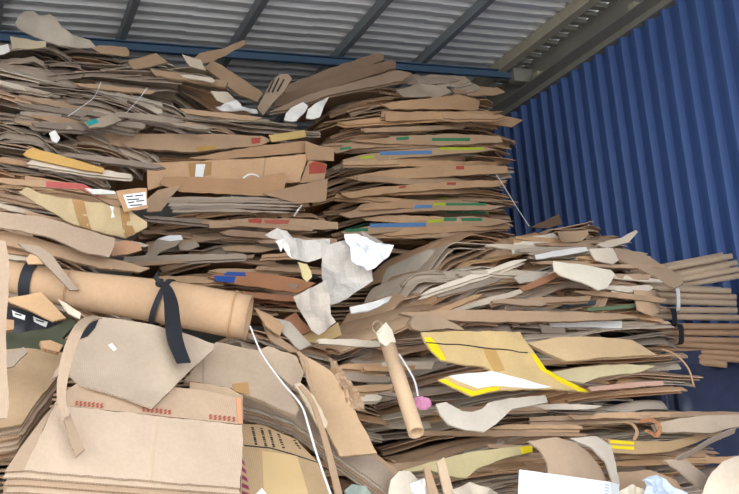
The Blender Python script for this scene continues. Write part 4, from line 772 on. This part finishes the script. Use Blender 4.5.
yt = piece('taped_sheet', 'flat tan sheets with double yellow tape right of the curled strip', 'cardboard', [(608, 439), (640, 441), (672, 441), (694, 436), (708, 437), (690, 445), (668, 452), (634, 454), (610, 452)], 3.12, 20, 5, srgb(190, 156, 110), plies=3)
poly('yellow_tape', [(610, 440), (634, 442), (634, 445), (610, 443)], base=yt, lift=.002, thick=.001, mat=M_TAPEY); poly('yellow_tape', [(610, 445.5), (634, 447), (634, 450), (610, 448.5)], base=yt, lift=.002, thick=.001, mat=M_TAPEY)
piece('silver_film', 'crumpled pale blue plastic film at the bottom edge', 'plastic film', [(642, 480), (650, 476), (660, 476), (672, 486), (690, 496), (690, 506), (646, 506)], 2.85, 20, 5, None, mat=M_SILV, crump=.03, cfreq=22, smooth=False, thick=.002, seed=4)
piece('pale_board', 'pale cream rounded board in the lower right corner', 'cardboard', [(700, 505), (705, 486), (712, 472), (722, 462), (748, 452), (760, 455), (760, 510)], 2.8, 25, -5, srgb(226, 206, 180), bow=(-1.5, -1, 0), thick=.006)
piece('folded_sheet', 'grey-tan folded sheet reaching out to the right edge', 'cardboard', [(655, 424), (680, 418), (700, 416), (770, 414), (770, 424), (735, 427), (712, 433), (690, 432), (660, 432)], 3.1, 22, 5, srgb(190, 168, 142), bow=(-.2, 0, 0), plies=2, pgap=.012)
tag(ribbon('curled_strip', [(640, 421, 3.1), (652, 420, 3.06), (660, 427, 3.04), (656, 435, 3.05), (646, 430, 3.08)], .02, .004, color=srgb(196, 130, 84)), 'small orange curled strip before the folded sheet', 'cardboard')
tag(ribbon('curled_strip', [(625, 423, 3.1), (632, 424, 3.07), (637, 431, 3.06), (634, 440, 3.07)], .016, .004, color=C_['tan']), 'small tan loop left of the orange curled strip', 'cardboard')
piece('brown_board', 'plain brown panel between white box and silver film', 'cardboard', [(618, 472), (650, 470), (676, 480), (690, 500), (640, 506), (620, 500)], 2.98, 20, 5, C_['brown'])
tag(ribbon('bent_strip', [(735, 430, 3.05), (712, 440, 3.02), (692, 452, 3.0), (676, 460, 2.98)], .028, .004, color=DUST, wdir=(.3, -.5, .8)), 'grey bent strip slanting down towards the cream board', 'cardboard')
piece('brown_strip', 'brown strip slanting down into the lower right corner', 'cardboard', [(664, 460), (686, 460), (707, 476), (703, 490), (690, 480)], 2.95, 25, 5, DUST, bow=(-1, 0, 0))
tag(ribbon('thin_strip', [(662, 349, 3.32), (676, 355, 3.28), (688, 368, 3.24), (694, 386, 3.22)], .006, .004, color=C_['tan'], wdir=(1, 0, .3)), 'thin strip bending down at the right end of the front stack', 'cardboard')
for k, (pts, c_, lab) in enumerate((([(388, 500), (391, 480), (399, 471), (410, 471), (418, 480), (421, 500)], srgb(214, 200, 178), 'round pale paper lobe at the bottom edge'), ([(424, 468), (429, 466), (441, 500), (430, 500)], C_['brown'], 'narrow brown slat left of the pale slat at the bottom'), ([(437, 462), (444, 457), (456, 500), (446, 500)], srgb(214, 184, 150), 'narrow pale slat standing at the bottom edge'),
        ([(452, 490), (470, 482), (490, 488), (510, 500), (455, 502)], srgb(206, 190, 168), 'pale crumpled paper left of the white box'), ([(410, 484), (424, 478), (432, 496), (415, 500)], TONES['white'][0], 'white crumpled paper between the lobe and the slats'), ([(345, 490), (352, 484), (366, 486), (374, 500), (346, 500)], srgb(150, 160, 150), 'greyish plastic scrap below the sliding sheets'),
        ([(618, 492), (632, 484), (645, 490), (652, 500), (620, 502)], PALE2, 'small cream torn paper right of the white box'))):
    piece(('paper_lobe', 'slat', 'slat', 'crumpled_scrap', 'crumpled_scrap', 'plastic_scrap', 'torn_paper')[k], lab, 'scrap' if k != 1 and k != 2 else 'cardboard', pts, 2.85, 12, 5, c_, bow=(-3, -1, 0) if k == 0 else (0, 0, 0), crump=.02 if k > 2 else 0., cfreq=18, seed=60 + k)
tag(ribbon('white_string', [(496, 174, 5.0), (505, 188, 4.9), (516, 206, 4.75), (529, 226, 4.5)], .007, .003, M_STRAPW), 'thin white string hanging from the tall stack to the front stack', 'string')
tag(ribbon('white_string', [(101, 82, 4.7), (94, 97, 4.62), (80, 108, 4.56), (68, 116, 4.5)], .003, .003, M_STRAPW), 'thin white string on the weathered heap, left one', 'string')
tag(ribbon('white_string', [(147, 88, 4.7), (138, 100, 4.64), (126, 113, 4.58)], .003, .003, M_STRAPW), 'thin white string on the weathered heap, right one', 'string')

# --- tube bundles by the blue wall
def zz(a, b): return 630 + a / 2.743, 240 + b / 2.743
TB = [('uppermost', [((108, 77), (280, 44)), ((128, 96), (293, 62)), ((138, 110), (297, 80)), ((148, 124), (299, 98))], srgb(192, 166, 138)),
      ('white-strapped', [((60, 132), (275, 140)), ((70, 150), (290, 157)), ((75, 168), (290, 174))], srgb(190, 164, 136)),
      ('upper black-strapped', [((40, 192), (292, 193)), ((40, 210), (297, 213))], srgb(188, 160, 130)),
      ('lower black-strapped', [((20, 236), (340, 238)), ((25, 253), (350, 256)), ((30, 270), (352, 278))], srgb(184, 144, 108)),
      ('bottom', [((80, 284), (340, 298)), ((100, 300), (330, 314)), ((130, 316), (320, 330)), ((150, 332), (265, 342))], srgb(180, 140, 104))]

for bi, (word, lines, c_) in enumerate(TB):
    n = len(lines)
    for k, (a, b) in enumerate(lines):
        p = at_y(*zz(*a), 4.28 - .02 * bi + .012 * (k % 2)); q = at_y(*zz(*b), 4.12 - .02 * bi + .012 * (k % 2)); p = p - (q - p).normalized() * .3
        f = 1 + .06 * ((k * 3 + bi) % 3 - 1)
        o = tube_obj('cardboard_tube', p, q, .0168, .003, tuple(x * f for x in c_), 16)
        tag(o, '%s tan tube of the %s tube bundle by the blue wall' % ('top' if k == 0 else 'bottom' if k == n - 1 else ORD[k] + '-from-top', word), 'cardboard tube', '%s tube bundle' % word)
        if bi in (0, 1, 4):                                         # a second row behind, so that the bundle has depth
            o2 = o.copy(); col.objects.link(o2); o2.location = o.location + Vector((-.03, .034, .012)); tag(o2, 'tan tube behind the %s tube of the %s bundle by the blue wall' % ('top' if k == 0 else 'bottom' if k == n - 1 else ORD[k] + '-from-top', word), 'cardboard tube', '%s tube bundle' % word)
def wrap(px, y0, y1, Y, w, mat, lab):
    pts = [at_y(px - 3, y0 - 1, Y + .03), at_y(px + 1, y0 + .5, Y - .02), at_y(px + 2.5, (y0 + y1) / 2, Y - .035), at_y(px + 2, y1 - .5, Y - .02), at_y(px - 1, y1 + 1.5, Y + .03)]
    tag(ribbon('bundle_strap', pts, w, .002, mat, wdir=(1, .1, 0)), lab, 'strap')
wrap(676, 288, 310, 4.17, .024, M_STRAPW, 'white strap round a tube bundle'); wrap(672, 309, 325, 4.14, .034, M_BLACK, 'black strap round the upper strapped tube bundle'); wrap(679, 325, 343, 4.11, .034, M_BLACK, 'black strap round the lower strapped tube bundle'); wrap(643, 313, 323, 4.1, .03, M_BLACK, 'short black strap end beside the curled brown flap')
# --- navy wrapped pallet load that carries the tubes
bm = bmesh.new(); bmesh.ops.create_cube(bm, size=1); bmesh.ops.bevel(bm, geom=bm.edges[:], offset=.06, segments=3, affect='EDGES'); bmesh.ops.triangulate(bm, faces=bm.faces[:])
bmesh.ops.subdivide_edges(bm, edges=bm.edges[:], cuts=7, use_grid_fill=True)
for v_ in bm.verts:
    v_.co = Vector((v_.co.x * .95, v_.co.y * .95, (v_.co.z + .5) * 1.98)); q = v_.co
    v_.co += Vector((q.x, q.y, 0)).normalized() * .03 * mnoise.noise(Vector((q.x * 3 + q.z * 2.5, q.y * 3 - q.z * 2, q.z * 7)))
me = bpy.data.meshes.new('wrapped_load'); bm.to_mesh(me); bm.free(); me.materials.append(M_NAVY); me.polygons.foreach_set('use_smooth', [True] * len(me.polygons))
o = bpy.data.objects.new('wrapped_load', me); link(o); o.location = (3.74, 4.55, 0); tag(o, 'dark navy plastic-wrapped load below the tube bundles', 'wrapped load')
lower_bale('layered cardboard bale under the lower-left flat boxes', -.35, 1.2, 2.95, 3.4, 1.3, 6)
